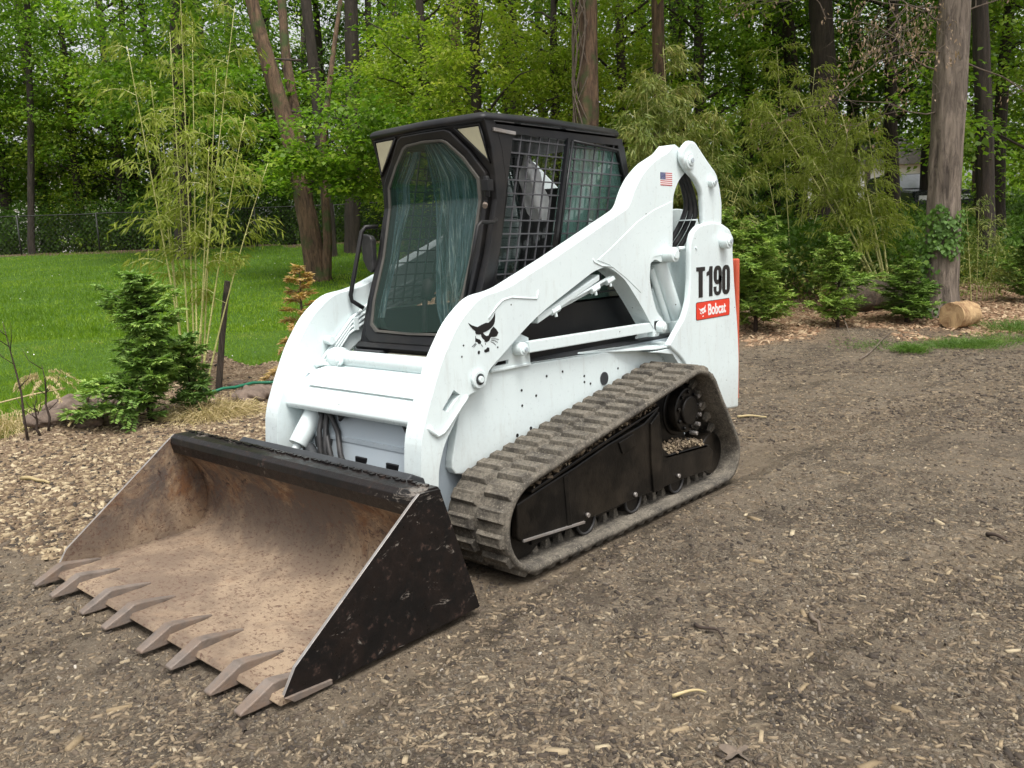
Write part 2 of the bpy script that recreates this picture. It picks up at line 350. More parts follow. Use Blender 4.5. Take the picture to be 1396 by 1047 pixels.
CHEEK = [(0.2338,0.9831),(0.2295,0.9722),(0.2098,0.9654),(0.2004,0.955),(0.2042,0.9473),(0.2177,0.9476),(0.2238,0.9564),(0.2353,0.9588)]
NOSE = [(0.1839,0.9191),(0.1718,0.9213),(0.1646,0.9276),(0.1537,0.9251),(0.1536,0.9097),(0.1762,0.9064),(0.1844,0.9109)]
CHIN = [(0.2212,0.9176),(0.216,0.92),(0.2102,0.9163),(0.2117,0.9082),(0.217,0.9042),(0.2235,0.9073),(0.2238,0.9132)]
WHISK = [[(0.1384,0.9614),(0.1142,0.9589),(0.0917,0.9529)],[(0.1405,0.9557),(0.1182,0.9509),(0.0994,0.9418)],[(0.1426,0.95),(0.1257,0.9422),(0.1123,0.9312)],[(0.234,0.9529),(0.2444,0.947),(0.2564,0.9402)],[(0.2293,0.9488),(0.2397,0.943),(0.2467,0.9368)],[(0.1771,0.9478),(0.1746,0.9428),(0.1759,0.9394)],[(0.2011,0.9434),(0.1963,0.9382),(0.1932,0.9336)]]
DOTS = [(0.1007,0.9203),(0.3047,0.9507),(0.3173,0.9063)]
WELD1 = [(0.1502,1.0463),(0.0953,1.0948),(0.0543,1.1184),(0.0,1.1254),(-0.0825,1.1161),(-0.168,1.1074),(-0.18,1.1439)]
WELD2 = [(-0.5937,1.2686),(-0.604,1.2534),(-0.6622,1.2339),(-0.7525,1.2237)]
LOOP = [(0.5186,0.6525),(0.5034,0.6284),(0.4763,0.607),(0.447,0.6134),(0.4224,0.6303),(0.34,0.7028),(0.3009,0.7403)]
FLAG = [(-1.205,1.6961),(-1.3215,1.7006),(-1.3207,1.6328),(-1.204,1.6295)]
PANEL = [(0.2958,0.6688),(0.3566,0.4624),(0.3462,0.4256),(0.3128,0.4085)]
BSIDE = [(0.5981,0.0154),(0.7715,0.5137),(0.866,0.5189),(0.8983,0.4973),(1.4026,0.1084),(1.4511,0.0312),(1.3007,0.0036)]
PINS = {'arm_low':(0.2326,0.8024),'cyl_top':(-1.2488,1.2667),'link_top':(-1.4348,1.762),'link_mid':(-1.6695,1.6572),'upr':(-1.7862,1.3251),'lug':(-1.1755,0.8869),'brk':(-0.0628,0.8937),'cyl_low':(-1.4863,0.7812)}
TUBE = [(-0.1851,1.0275),(-0.3223,1.0575),(-0.4666,1.0911),(-0.6361,1.1356),(-0.7608,1.1699)]
HANDL = [(-0.1006,1.4626,0.386),(-0.0607,1.4493,0.4),(0.0097,1.4514,0.4),(0.0339,1.4339,0.4),(0.0956,1.1137,0.36)]
HANDR = [(-0.0612,1.4635,-0.386),(-0.005,1.463,-0.415),(0.016,1.4403,-0.42),(0.1025,1.1318,-0.43),(0.0974,1.1022,-0.428),(0.0569,1.0632,-0.39)]
MIRR = [(-0.0253,1.4176),(-0.0922,1.4239),(-0.0395,1.2413)]
TXT = [(-1.4848,1.1902),(-1.8773,1.1879),(-1.879,1.0175),(-1.5153,1.0218)]
DEC = [(-1.4841,0.9948),(-1.8792,0.9948),(-1.8802,0.8931),(-1.4837,0.8931)]
HUB = [(-1.1728,0.4754)]
DEBR = [(-0.9324,0.2796),(-1.4306,0.2025)]
GUSSET = [(-0.9812,1.4421),(-1.1395,1.5033),(-1.3182,1.5493),(-1.3182,1.3094),(-1.2518,1.2685),(-1.1293,1.2583),(-1.0782,1.197),(-1.0068,1.0796),(-0.874,1.1613),(-0.7311,1.2328),(-0.629,1.2603),(-0.7515,1.3196)]
FOOT = [(-0.1895,1.0266),(-0.6693,1.192),(-0.6693,1.1613),(-0.1895,0.9929)]
CYL = [(-1.2463,1.2379),(-1.444,0.9113),(-1.4849,0.7889),(-1.2093,1.1971),(-1.3828,0.8909),(-1.1277,0.8756),(-1.2399,0.896),(-1.1379,0.9164),(-1.2501,0.9369)]
BOLT = [(-1.4866,1.2961),(-1.4815,1.2961),(-1.3845,1.2961),(-1.5887,1.4472),(-1.5275,1.4543)]
LEDGE = [(-0.5868,0.8072),(-1.342,0.7746),(-1.097,0.7787)]
STOP = [(0.2511,0.9217),(0.297,0.8197)]

# ------------------------------------------------------------------ mesh helpers
def shallow(p):
    "a part hangs at most two levels below its thing"
    while p.parent is not None and p.parent.parent is not None: p = p.parent
    return p
class MB:
    def __init__(s): s.v = []; s.f = []; s.sm = []; s.mi = []; s.cur = 0
    def add(s, vs, fs, smooth=False):
        b = len(s.v); s.v += [tuple(v) for v in vs]
        for f in fs: s.f.append(tuple(i+b for i in f)); s.sm.append(smooth); s.mi.append(s.cur)
        return s
    def box(s, lo, hi, M=None):
        x0, y0, z0 = lo; x1, y1, z1 = hi
        vs = [Vector(p) for p in ((x0,y0,z0),(x1,y0,z0),(x1,y1,z0),(x0,y1,z0),(x0,y0,z1),(x1,y0,z1),(x1,y1,z1),(x0,y1,z1))]
        if M: vs = [M @ v for v in vs]
        return s.add(vs, [(0,3,2,1),(4,5,6,7),(0,1,5,4),(1,2,6,5),(2,3,7,6),(3,0,4,7)])
    def bar(s, a, b, wd, th, upv=(0,0,1)):
        a = Vector(a); b = Vector(b); d = (b-a); ln = d.length; d.normalize()
        y = Vector(upv).cross(d)
        if y.length < 1e-4: y = Vector((0,1,0)).cross(d)
        y.normalize(); z = d.cross(y)
        M = Matrix(((d.x,y.x,z.x,a.x),(d.y,y.y,z.y,a.y),(d.z,y.z,z.z,a.z),(0,0,0,1)))
        return s.box((0,-wd/2,-th/2), (ln,wd/2,th/2), M)
    def prism(s, poly, fn, w0, w1, holes=(), smooth_side=False):
        "poly: 2D outline; fn(u, v, w) -> point; extruded from w0 to w1"
        loops = [list(poly)] + [list(h) for h in holes]
        allp = [p for l in loops for p in l]; n = len(allp)
        vs = [fn(u, v, w0) for u, v in allp] + [fn(u, v, w1) for u, v in allp]
        if holes:
            tr = tessellate_polygon([[Vector((u, v, 0)) for u, v in l] for l in loops])
            caps = [tuple(t) for t in tr]
        else: caps = [tuple(range(n))]
        s.add(vs, [tuple(reversed(c)) for c in caps] + [tuple(i+n for i in c) for c in caps])
        b = len(s.v) - 2*n; o = 0
        for l in loops:
            m = len(l)
            for i in range(m):
                j = (i+1) % m
                s.f.append((b+o+i, b+o+j, b+n+o+j, b+n+o+i)); s.sm.append(smooth_side); s.mi.append(s.cur)
            o += m
        return s
    def tube(s, pts, r, n=8, cap=True, smooth=True):
        pts = [Vector(p) for p in pts]; k = len(pts)
        rs = r if isinstance(r, (list, tuple)) else [r]*k
        ref = None; vs = []
        for i, p in enumerate(pts):
            d = (pts[min(i+1,k-1)] - pts[max(i-1,0)]).normalized()
            if ref is None:
                ref = d.orthogonal().normalized()
            ref = (ref - d*ref.dot(d)).normalized(); bn = d.cross(ref)
            for j in range(n):
                a = 2*math.pi*j/n
                vs.append(p + (ref*math.cos(a) + bn*math.sin(a))*rs[i])
        fs = [(i*n+j, i*n+(j+1)%n, (i+1)*n+(j+1)%n, (i+1)*n+j) for i in range(k-1) for j in range(n)]
        s.add(vs, fs, smooth)
        if cap:
            b = len(s.v) - k*n
            s.f += [tuple(b+j for j in reversed(range(n))), tuple(b+(k-1)*n+j for j in range(n))]; s.sm += [False, False]; s.mi += [s.cur]*2
        return s
    def cyl(s, a, b, r, n=20): return s.tube([a, b], r, n)
    def disc_y(s, c, r, y0, y1, n=24): return s.cyl((c[0], y0, c[1]), (c[0], y1, c[1]), r, n)
    def islands(s):
        par = list(range(len(s.v)))
        def find(a):
            while par[a] != a: par[a] = par[par[a]]; a = par[a]
            return a
        for f in s.f:
            for i in f[1:]: par[find(i)] = find(f[0])
        groups = {}
        for k, f in enumerate(s.f): groups.setdefault(find(f[0]), []).append(k)
        out = []
        for ks in groups.values():
            q = MB(); mp = {}
            for k in ks:
                for i in s.f[k]:
                    if i not in mp: mp[i] = len(q.v); q.v.append(s.v[i])
                q.f.append(tuple(mp[i] for i in s.f[k])); q.sm.append(s.sm[k]); q.mi.append(s.mi[k])
            out.append(q)
        return out
    def build_each(s, name, m, parent=None, bevel=0, seg=2):
        "every loose piece becomes an object of its own"
        return [q.build(name, m, parent, bevel, seg) for q in s.islands()]
    def build(s, name, m, parent=None, bevel=0, seg=2, kind=None):
        me = bpy.data.meshes.new(name)
        me.from_pydata(s.v, [], s.f)
        me.polygons.foreach_set('use_smooth', s.sm)
        ms = m if isinstance(m, (list, tuple)) else [m]
        for q in ms: me.materials.append(q)
        if len(ms) > 1: me.polygons.foreach_set('material_index', s.mi)
        import bmesh
        bm = bmesh.new(); bm.from_mesh(me); bmesh.ops.recalc_face_normals(bm, faces=bm.faces); bm.to_mesh(me); bm.free()
        me.update()
        o = bpy.data.objects.new(name, me); col.objects.link(o)
        if parent: o.parent = shallow(parent)
        if bevel:
            b = o.modifiers.new('bevel', 'BEVEL'); b.width = bevel; b.segments = seg; b.limit_method = 'ANGLE'; b.angle_limit = R(35)
            b.harden_normals = False
        if kind: o['kind'] = kind
        return o
def soften(poly, lim=50, k=4, f=.36):
    "round the shallow corners of an outline, keep the sharp ones"
    P = [Vector(p) for p in poly]; out = []; n = len(P)
    for i in range(n):
        a, b, c = P[i-1], P[i], P[(i+1) % n]; u = b-a; v = c-b
        if u.length < 1e-6 or v.length < 1e-6: continue
        if u.angle(v) > R(lim) or u.angle(v) < R(3): out.append(tuple(b)); continue
        r_ = min(u.length, v.length)*f; p0 = b-u.normalized()*r_; p2 = b+v.normalized()*r_
        for j in range(k+1):
            t_ = j/k; out.append(tuple(p0*(1-t_)**2+b*2*t_*(1-t_)+p2*t_*t_))
    return out
def XZ(u, v, w): return (u, w, v)          # outline drawn in the XZ plane, thickness along Y
def YZ(x0=0.): return lambda u, v, w: (x0+w, u, v)
def thing(name, label, cat, loc=(0,0,0), group=None):
    o = bpy.data.objects.new(name, None); col.objects.link(o); o.location = loc
    o.empty_display_size = .2; o['label'] = label; o['category'] = cat
    if group: o['group'] = group
    return o
def tag(o, label, cat, group=None):
    o['label'] = label; o['category'] = cat
    if group: o['group'] = group
    return o
def copy_tree(o, parent=None):
    c = o.copy(); col.objects.link(c)
    if parent is not None: c.parent = parent
    for ch in list(o.children): copy_tree(ch, c)
    return c
def quads_mesh(name, V, m, nper=4):
    "V: (n, 4, 3) array, one loose quad each"
    V = np.asarray(V, dtype=np.float32).reshape(-1, nper, 3); n = len(V)
    me = bpy.data.meshes.new(name)
    me.vertices.add(n*nper); me.vertices.foreach_set('co', V.ravel())
    me.loops.add(n*nper); me.loops.foreach_set('vertex_index', np.arange(n*nper, dtype=np.int32))
    me.polygons.add(n); me.polygons.foreach_set('loop_start', np.arange(0, n*nper, nper, dtype=np.int32))
    me.polygons.foreach_set('loop_total', np.full(n, nper, dtype=np.int32))
    me.materials.append(m); me.update(calc_edges=True); me.validate()
    return me
def mobj(name, me, parent=None, loc=(0,0,0), kind=None, m=None):
    o = bpy.data.objects.new(name, me); col.objects.link(o); o.location = loc
    if parent: o.parent = parent
    if kind: o['kind'] = kind
    if m: o.material_slots[0].link = 'OBJECT'; o.material_slots[0].material = m
    return o
def unit(a): return a/np.maximum(np.linalg.norm(a, axis=-1, keepdims=True), 1e-9)
def leaf_quads(c, d, nrm, ln, wd, fold=.15):
    "diamond leaves: base c, direction d, facing nrm"
    d = unit(d); s = unit(np.cross(d, nrm)); nrm = np.cross(s, d)
    ln = np.asarray(ln).reshape(-1, 1); wd = np.asarray(wd).reshape(-1, 1)
    mid = c + d*ln*.42
    return np.stack([c, mid + s*wd*.5 + nrm*wd*fold, c + d*ln - nrm*ln*.08, mid - s*wd*.5 + nrm*wd*fold], 1)

# ------------------------------------------------------------------ terrain
def vnoise(x, y, s, seed=0):
    x = np.asarray(x, float)*s + seed*17.3; y = np.asarray(y, float)*s + seed*9.1
    xi = np.floor(x); yi = np.floor(y); fx = x-xi; fy = y-yi
    fx = fx*fx*(3-2*fx); fy = fy*fy*(3-2*fy)
    def h(a, b): q = np.sin(a*127.1 + b*311.7 + seed*3.7)*43758.5453; return q - np.floor(q)
    return (h(xi,yi)*(1-fx)+h(xi+1,yi)*fx)*(1-fy) + (h(xi,yi+1)*(1-fx)+h(xi+1,yi+1)*fx)*fy
def sstep(x, a, b):
    t = np.clip((x-a)/(b-a), 0, 1); return t*t*(3-2*t)
def zones(x, y):
    x = np.asarray(x, float); y = np.asarray(y, float)
    d = (x-CAM.x)*H.x + (y-CAM.y)*H.y; l = (x-CAM.x)*Rt.x + (y-CAM.y)*Rt.y
    j = (vnoise(x, y, 1.3, 3)-.5)*.7 + (vnoise(x, y, 6, 4)-.5)*.3
    side = np.maximum(sstep(-l+j*.8, 3.75, 4.0)*sstep(d, 6.0, 6.5), sstep(d+j*.6, 9.9, 10.25))
    lawn = side*(1-sstep(l/np.maximum(d, .1)+j*.02, -.13, -.10))*(1-sstep(d+j, 27.5, 29.0))
    litter = sstep(d+j*1.6, 10.3, 11.7)*(1-lawn)
    mulch = sstep(-l+j*1.5, .9, 2.1)*sstep(d+j*1.2, 3.2, 4.4)*(1-lawn)*(1-litter)
    return lawn, litter, mulch, d, l
def height(x, y):
    lawn, litter, mulch, d, l = zones(x, y)
    z = .09*np.maximum(0, d-10) - .09*np.maximum(0, d-29)
    soft = 9.6
    z = z + (vnoise(x, y, 1.1, 1)-.5)*.05*sstep(d, 7, 10) + (vnoise(x, y, 3.1, 2)-.5)*.030 + (vnoise(x, y, 11, 5)-.5)*.014
    under = (np.abs(y) < 1.05) & (x > -1.9) & (x < 1.9)
    z = np.where(under, np.minimum(z, .004) , z)
    berm = np.exp(-((l+3.55)/.28)**2)*sstep(d, 5.9, 6.6)*(1-sstep(d, 9.6, 10.2)) + np.exp(-((d-9.55)/.28)**2)*sstep(l, -4.0, -3.4)*(1-sstep(l, -1.2, -.8))
    z = z + berm*(.10 + .10*vnoise(x, y, 4, 6))*1.0
    return z - .012
def gz(x, y): return float(height(np.array([x]), np.array([y]))[0])
def axis_steps(lo, a, b, hi, fine, grow):
    c = list(np.arange(a, b, fine)); s = fine; q = b
    while q < hi: c.append(q); s *= grow; q += s
    c.append(hi); s = fine; q = a-fine
    while q > lo: c.insert(0, q); s *= grow; q -= s
    c.insert(0, lo); return np.array(c)
da = axis_steps(-40, 1.4, 11.5, 260, .055, 1.09); la = axis_steps(-170, -5.5, 5.5, 170, .055, 1.09)
D, LL = np.meshgrid(da, la, indexing='ij')
GX = CAM.x + H.x*D + Rt.x*LL; GY = CAM.y + H.y*D + Rt.y*LL
GZ = height(GX, GY); lawnW, litW, mulW, _, _ = zones(GX, GY)
nd, nl = D.shape
idx = np.arange(nd*nl).reshape(nd, nl)
F = np.stack([idx[:-1,:-1], idx[:-1,1:], idx[1:,1:], idx[1:,:-1]], -1).reshape(-1, 4)
fl = lambda A: A.ravel()[F].mean(1)
fz = np.zeros(len(F), int); a_, b_, c_ = fl(lawnW), fl(litW), fl(mulW)
fz[c_ > .5] = 1; fz[b_ > .5] = 2; fz[a_ > .5] = 3
for k, nm in enumerate(('yard_ground', 'mulch_bed', 'forest_floor', 'lawn_ground')):
    f = F[fz == k]; used, inv = np.unique(f, return_inverse=True); f = inv.reshape(-1, 4)
    me = bpy.data.meshes.new(nm)
    me.from_pydata(np.stack([GX.ravel()[used], GY.ravel()[used], GZ.ravel()[used]], 1).tolist(), [], f.tolist())
    me.polygons.foreach_set('use_smooth', np.ones(len(f), bool))
    for an, A in (('grass', lawnW), ('litter', litW), ('mulch', mulW)):
        at = me.attributes.new(an, 'FLOAT', 'POINT'); at.data.foreach_set('value', A.ravel()[used].astype(np.float32))
    me.materials.append(GROUND); me.update()
    o = bpy.data.objects.new(nm, me); col.objects.link(o); o['kind'] = 'structure'

# ================================================================== THE LOADER
loader = thing('track_loader', 'white compact track loader with black cab and rusty toothed bucket', 'track loader')

# ---- lift arms
ARM_S = soften(ARM)
arm = MB().prism(ARM_S, XZ, .50, .60, holes=[SLOT]).build('lift_arm', WHITE, loader, .012, 3)
sl = MB(); sl.prism([(x+(.4397-x)*.02, z+(.745-z)*.02) for x, z in SLOT], XZ, .502, .560); sl.build('latch_recess', GREY, arm)
def raised_line(name, pts, Y, r, parent, m=WHITE):
    return MB().tube([(x, Y, z) for x, z in pts], r, 6).build(name, m, parent)
raised_line('weld_bead', WELD1, .600, .0042, arm); raised_line('weld_bead', WELD2, .600, .0042, arm)
raised_line('latch_rim', LOOP, .602, .010, arm)
# the gusset plate that laps the beam behind the elbow
mb = MB(); mb.prism(GUSSET, XZ, .598, .6022); mb.build('gusset_plate', WHITE, arm, .0015, 1)
mb = MB(); mb.prism(FOOT, XZ, .515, .585); mb.build('beam_foot', WHITE, arm, .006)
def boss(name, c, r, y0, y1, parent, hole=True, m=WHITE):
    b = MB(); b.disc_y(c, r, y0, y1, 28); b.disc_y(c, r*.62, y1, y1+.008, 20); o = b.build(name, m, parent, .004, 2)
    if hole:
        h = MB(); h.disc_y(c, r*.30, y1+.008, y1+.013, 14); h.build('grease_hole', GREY, o)
    return o
b = MB(); b.disc_y(PINS['arm_low'], .040, .6, .616, 28); o = b.build('pivot_boss', WHITE, arm, .005)
b = MB(); b.disc_y(PINS['arm_low'], .024, .616, .619, 20); b.build('pin_socket', DARK, o)
b = MB(); b.disc_y(PINS['arm_low'], .014, .616, .628, 16); b.build('pin', WHITE, o, .002)
boss('cylinder_pin', PINS['cyl_top'], .040, .58, .665, arm, False)
boss('link_pin', PINS['lug'], .030, .56, .635, arm, False)
# grease lines under the beam
tb = MB()
for dz, dy in ((0, 0), (-.022, -.025)):
    tb.tube([(x, .575+dy, z+dz) for x, z in TUBE], .009, 8)
tb.build_each('hydraulic_line', WHITE, arm)
for q in (1, 3, 4):
    x, z = TUBE[q]; f = MB(); f.cyl((x-.03, .575, z-.004), (x+.03, .575, z-.022), .018, 6); f.cyl((x, .575, z), (x, .585, z-.045), .008, 6); f.build('line_fitting', WHITE, arm, .002)
# inner side of the arm: bolts and stops
mb = MB(); mb.cyl((STOP[0][0], .50, STOP[0][1]), (STOP[0][0], .455, STOP[0][1]), .022, 12); mb.cyl((STOP[1][0], .50, STOP[1][1]), (STOP[1][0], .465, STOP[1][1]), .016, 12); mb.build_each('stop_bolt', WHITE, arm, .003)
spk = MB()
for (x, z) in [p for p in DOTS]: spk.disc_y((x, z), .0042, .6, .6012, 10)
for l in (CHEEK, NOSE, CHIN): spk.prism(l, XZ, .6, .6015)
for l in WHISK: spk.tube([(x, .6008, z) for x, z in l], .0012, 4)
hd = MB(); hd.prism(HEAD, XZ, .6, .6015); hd.v += []; em = hd.build('cat_head_emblem', INK, arm); spk.build_each('emblem_mark', INK, em)
# flag sticker: 13 stripes, navy canton, white stars
fx0, fz0 = FLAG[0][0], FLAG[3][1]; fx1, fz1 = FLAG[1][0], FLAG[0][1]
fb = MB(); fwid = fx0-fx1; fh = fz1-fz0
for k in range(13):
    fb.cur = 0 if k % 2 == 0 else 1
    z1 = fz1 - fh*k/13; z0 = z1 - fh/13
    fb.box((fx1, .6, z0), (fx0, .6012, z1))
fb.cur = 2; fb.box((fx0-fwid*.42, .6, fz1-fh*7/13), (fx0, .6020, fz1))
fb.cur = 1
for r_ in range(5):
    for c_ in range(6): fb.box((fx0-fwid*(.05+.062*c_)-.002, .6, fz1-fh*(.06+.10*r_)-.002), (fx0-fwid*(.05+.062*c_)+.0, .6025, fz1-fh*(.06+.10*r_)))
FRED = m_simple('flag_red', (.45, .03, .04), .4, 0, .05, 5, 0)
flag = fb.build('flag_sticker', [FRED, PAPER, NAVY], arm)

# ---- upright, link, cylinder
upr = MB().prism(soften(UPR, 60), XZ, .615, .65).build('upright', WHITE, loader, .012, 3)
inner = MB().prism(soften([(x+.02, z+.085) if z > .9 else (x+.02, max(z, .62)) for x, z in UPR], 60), XZ, .40, .44).build('upright_inner_plate', WHITE, loader, .008, 2)
back = MB(); back.box((UPR[10][0]+.02, .44, .42), (UPR[10][0]+.065, .615, 1.25)); back = back.build('upright_rear_web', WHITE, loader, .005)
boss('pivot_pin', PINS['upr'], .042, .65, .700, upr)
bx_, bz_ = BOLT[0]; b = MB(); b.cyl((bx_, .65, bz_), (bx_, .656, bz_), .008, 8); b.cyl((bx_+.01, .60, bz_), (bx_+.11, .60, bz_), .012, 8); b.build_each('plate_bolt', WHITE, upr)
lk = MB().prism(soften(LINK, 60), XZ, .602, .638).build('rear_link', WHITE, loader, .014, 3)
boss('link_top_pin', PINS['link_top'], .045, .632, .650, lk); boss('link_middle_pin', PINS['link_mid'], .030, .632, .665, lk)
K3 = lambda i, y: (CYL[i][0], y, CYL[i][1])
c = MB(); c.cyl(K3(0,.55), K3(1,.55), .045, 24); c.cyl(K3(1,.55), K3(2,.55), .052, 24); c.cyl(K3(3,.53), K3(4,.53), .02, 10)
lc = c.build('lift_cylinder', WHITE, loader, .004)
c = MB(); c.cyl(K3(5,.52), K3(6,.52), .016, 10); c.cyl(K3(7,.52), K3(8,.52), .018, 10); c.build('cylinder_port', WHITE, lc)
h1 = MB()
for k in range(3):
    pts = []
    for i in range(14):
        a = i/13; pts.append((-1.45-.13*math.sin(a*2.6)-.02*k, .54+.018*k-.20*max(0,a-.5)**1.2, 1.76-.44*a-.02*k))
    h1.tube(pts, .015, 8)
h1 = h1.build_each('hydraulic_hose', HOSE, loader)
c = MB(); c.box((BOLT[3][0]-.01,.50,BOLT[3][1]),(BOLT[3][0]+.05,.60,BOLT[3][1]+.007)); clamp = c.build('hose_clamp', WHITE, loader)
# decals on the upright
TX0 = TXT[0][0]-.003; TX1 = TXT[1][0]; TZ0 = (TXT[2][1]+TXT[3][1])/2; TZ1 = (TXT[0][1]+TXT[1][1])/2; TS = (TX0-TX1)/.382
def gl(parts, x0, wd, name, parent, m, Y=.65, z0=TZ0, z1=TZ1, th=.0022):
    mb = MB()
    for outer, holes in parts:
        mp = lambda l: [(x0 - u*wd, z0 + v*(z1-z0)) for u, v in l]
        mb.prism(mp(outer), XZ, Y, Y+th, holes=[mp(h) for h in holes])
    return mb.build(name, m, parent)
def rr(x0, y0, x1, y1, r, asp, n=5):
    ry = r*asp; o = []
    for cx, cy, a0 in ((x1-r, y1-ry, 0), (x0+r, y1-ry, 90), (x0+r, y0+ry, 180), (x1-r, y0+ry, 270)):
        for k in range(n+1):
            a = R(a0+90*k/n); o.append((cx+r*math.cos(a), cy+ry*math.sin(a)))
    return o
cw = .093*TS; asp = cw/(TZ1-TZ0)
gl([([(0,.87),(0,1),(1,1),(1,.87),(.73,.86),(.73,0),(.27,0),(.27,.86)], [])], TX0, .095*TS, 'letter', upr, INK)
gl([([(.15,.68),(.15,.80),(.45,.86),(.58,1),(.97,1),(.97,0),(.50,0),(.50,.72)], [])], TX0-.102*TS, .080*TS, 'numeral', upr, INK)
gl([(rr(0,.38,1,1,.42,asp), [rr(.39,.52,.61,.86,.10,asp)]), ([(.66,.66),(1,.66),(1,.20),(.86,.05),(.6,0),(.40,0),(.14,.05),(0,.18),(0,.30),(.34,.30),(.34,.17),(.42,.12),(.58,.12),(.66,.17)], [])], TX0-.194*TS, cw, 'numeral', upr, INK)
gl([(rr(0,0,1,1,.42,asp), [rr(.39,.14,.61,.86,.10,asp)])], TX0-.293*TS, cw, 'numeral', upr, INK)
dx0, dx1, dz0, dz1 = DEC[0][0], DEC[1][0], DEC[3][1], DEC[0][1]; DW = dx1-dx0
edge = MB().prism([(dx0+DW*u, dz0+(dz1-dz0)*v) for u, v in rr(0,0,1,1,.035,3.9)], XZ, .65, .6515).build('nameplate_decal', INK, upr)
MB().prism([(dx0-.003+(DW+.006)*u, dz0+.003+(dz1-dz0-.006)*v) for u, v in rr(0,0,1,1,.035,3.9)], XZ, .6515, .6525).build('red_field', DECAL_RED, edge)
hx = [p[0] for p in HEAD]; hz = [p[1] for p in HEAD]
sc = .085/(max(hx)-min(hx)); cxh, czh = (max(hx)+min(hx))/2, (max(hz)+min(hz))/2
wm = MB()
for lp in (HEAD, CHEEK, NOSE):
    wm.prism([(dx0-.068+(x-cxh)*sc, (dz0+dz1)/2+.006+(z-czh)*sc*.85) for x, z in lp], XZ, .6525, .6535)
wm.build('white_cat_head', PAPER, edge)
def words(txt, size, x, z, Y, m, name, parent, bold=.0, sx=1.0, th=.0006):
    cu = bpy.data.curves.new(name, 'FONT'); cu.body = txt; cu.size = size; cu.extrude = th; cu.offset = bold
    o = bpy.data.objects.new('tmp', cu); col.objects.link(o)
    dg = bpy.context.evaluated_depsgraph_get(); me = bpy.data.meshes.new_from_object(o.evaluated_get(dg))
    bpy.data.objects.remove(o)
    me.transform(Matrix(((-sx,0,0,x),(0,0,1,Y),(0,1,0,z),(0,0,0,1))))
    me.materials.clear(); me.materials.append(m)
    o = bpy.data.objects.new(name, me); col.objects.link(o); o.parent = shallow(parent); return o
words('Bobcat', .088, dx0-.130, dz0+.022, .6531, PAPER, 'nameplate_lettering', edge, .0022, .86)
# control link and its bracket
br = MB().prism(BRACKET, XZ, .545, .56, holes=[BHOLE]).build('link_bracket', WHITE, loader)
mb = MB(); mb.box((BRACKET[4][0],.49,BRACKET[4][1]-.006),(BRACKET[0][0],.565,BRACKET[4][1]+.008)); mb.build('bracket_foot', WHITE, br, .004)
boss('bracket_pin', PINS['brk'], .030, .555, .610, br)
x0, z0 = PINS['brk']; x1, z1 = PINS['lug']
mb = MB(); mb.bar((x0-.05, .582, z0+.003), (x1+.05, .582, z1+.003), .03, .052); cl = mb.build('control_link', WHITE, loader, .004)
mb = MB(); mb.box((x1-.01,.56,z1-.05),(x1+.05,.60,z1+.04)); mb.build('link_end', WHITE, cl, .006)

# ---- chassis
ch = MB()
CH = [(.28,.80),(.36,.66),(.42,.60),(.47,.42),(.46,.26),(.40,.20),(-1.70,.20),(-1.90,.36),(-1.92,.80)]
ch.prism(CH, XZ, -.455, .455); chassis = ch.build('chassis', GREY, loader, .008)
pn = [(.255,.79),(.2958,.6688),(.3500,.47),(.352,.435),(.335,.410),(.30,.400),(-1.66,.40),(-1.66,.775),(-.55,.80),(-.18,.812),(.13,.825)]
side = MB().prism(pn, XZ, .455, .500).build('side_panel', WHITE, loader, .006)
mb = MB(); mb.disc_y((-.735,.665), .033, .500, .505, 20); mb.build('panel_grommet', DARK, side)
mb = MB()
for x, z in ((-.06,.50),(-.06,.465),(-.155,.515),(-.10,.42),(.02,.405),(-.40,.745),(-.28,.74),(-.20,.66),(-.10,.70),(-.10,.63),(-.62,.655),(-.57,.70),(-.57,.67),(-.86,.70)):
    mb.disc_y((x, z), .0085 if z < .6 else .006, .500, .502, 10)
mb.build_each('panel_hole', INK, side)
mb = MB(); mb.add([(-.58,.455,.814),(-1.36,.455,.786),(-1.36,.585,.778),(-1.10,.585,.784),(-.58,.455,.804),(-1.36,.455,.776),(-1.36,.585,.768),(-1.10,.585,.774)], [(0,1,2,3),(7,6,5,4),(0,4,5,1),(1,5,6,2),(2,6,7,3),(3,7,4,0)]); mb.build('fender_ledge', WHITE, loader, .002)
mb = MB(); mb.prism([(-1.05,.766),(-1.30,.766),(-1.50,.60),(-1.66,.45),(-1.66,.40),(-1.55,.45),(-1.26,.730)], XZ, .502, .585); mb.build('rear_fender', WHITE, loader, .003)
# deck, front panel and what shows under the cross member
mb = MB(); mb.box((-1.90,-.453,.801),(.24,.453,.812)); mb.build('deck', DARK, loader)
mb = MB(); mb.prism([(.36,.664),(.423,.604),(.473,.425),(.477,.425),(.427,.607),(.363,.668)], XZ, -.40, .40); fp = mb.build('front_panel', GREY, loader)
mb = MB(); mb.bar((.452,-.40,.512),(.452,.40,.512),.02,.02); mb.build('panel_fold', GREY, fp)
mb = MB()
for y in (.05, .26): mb.box((.465,y-.04,.38),(.478,y+.04,.45))
mb.build_each('tie_down_opening', INK, fp, .004)
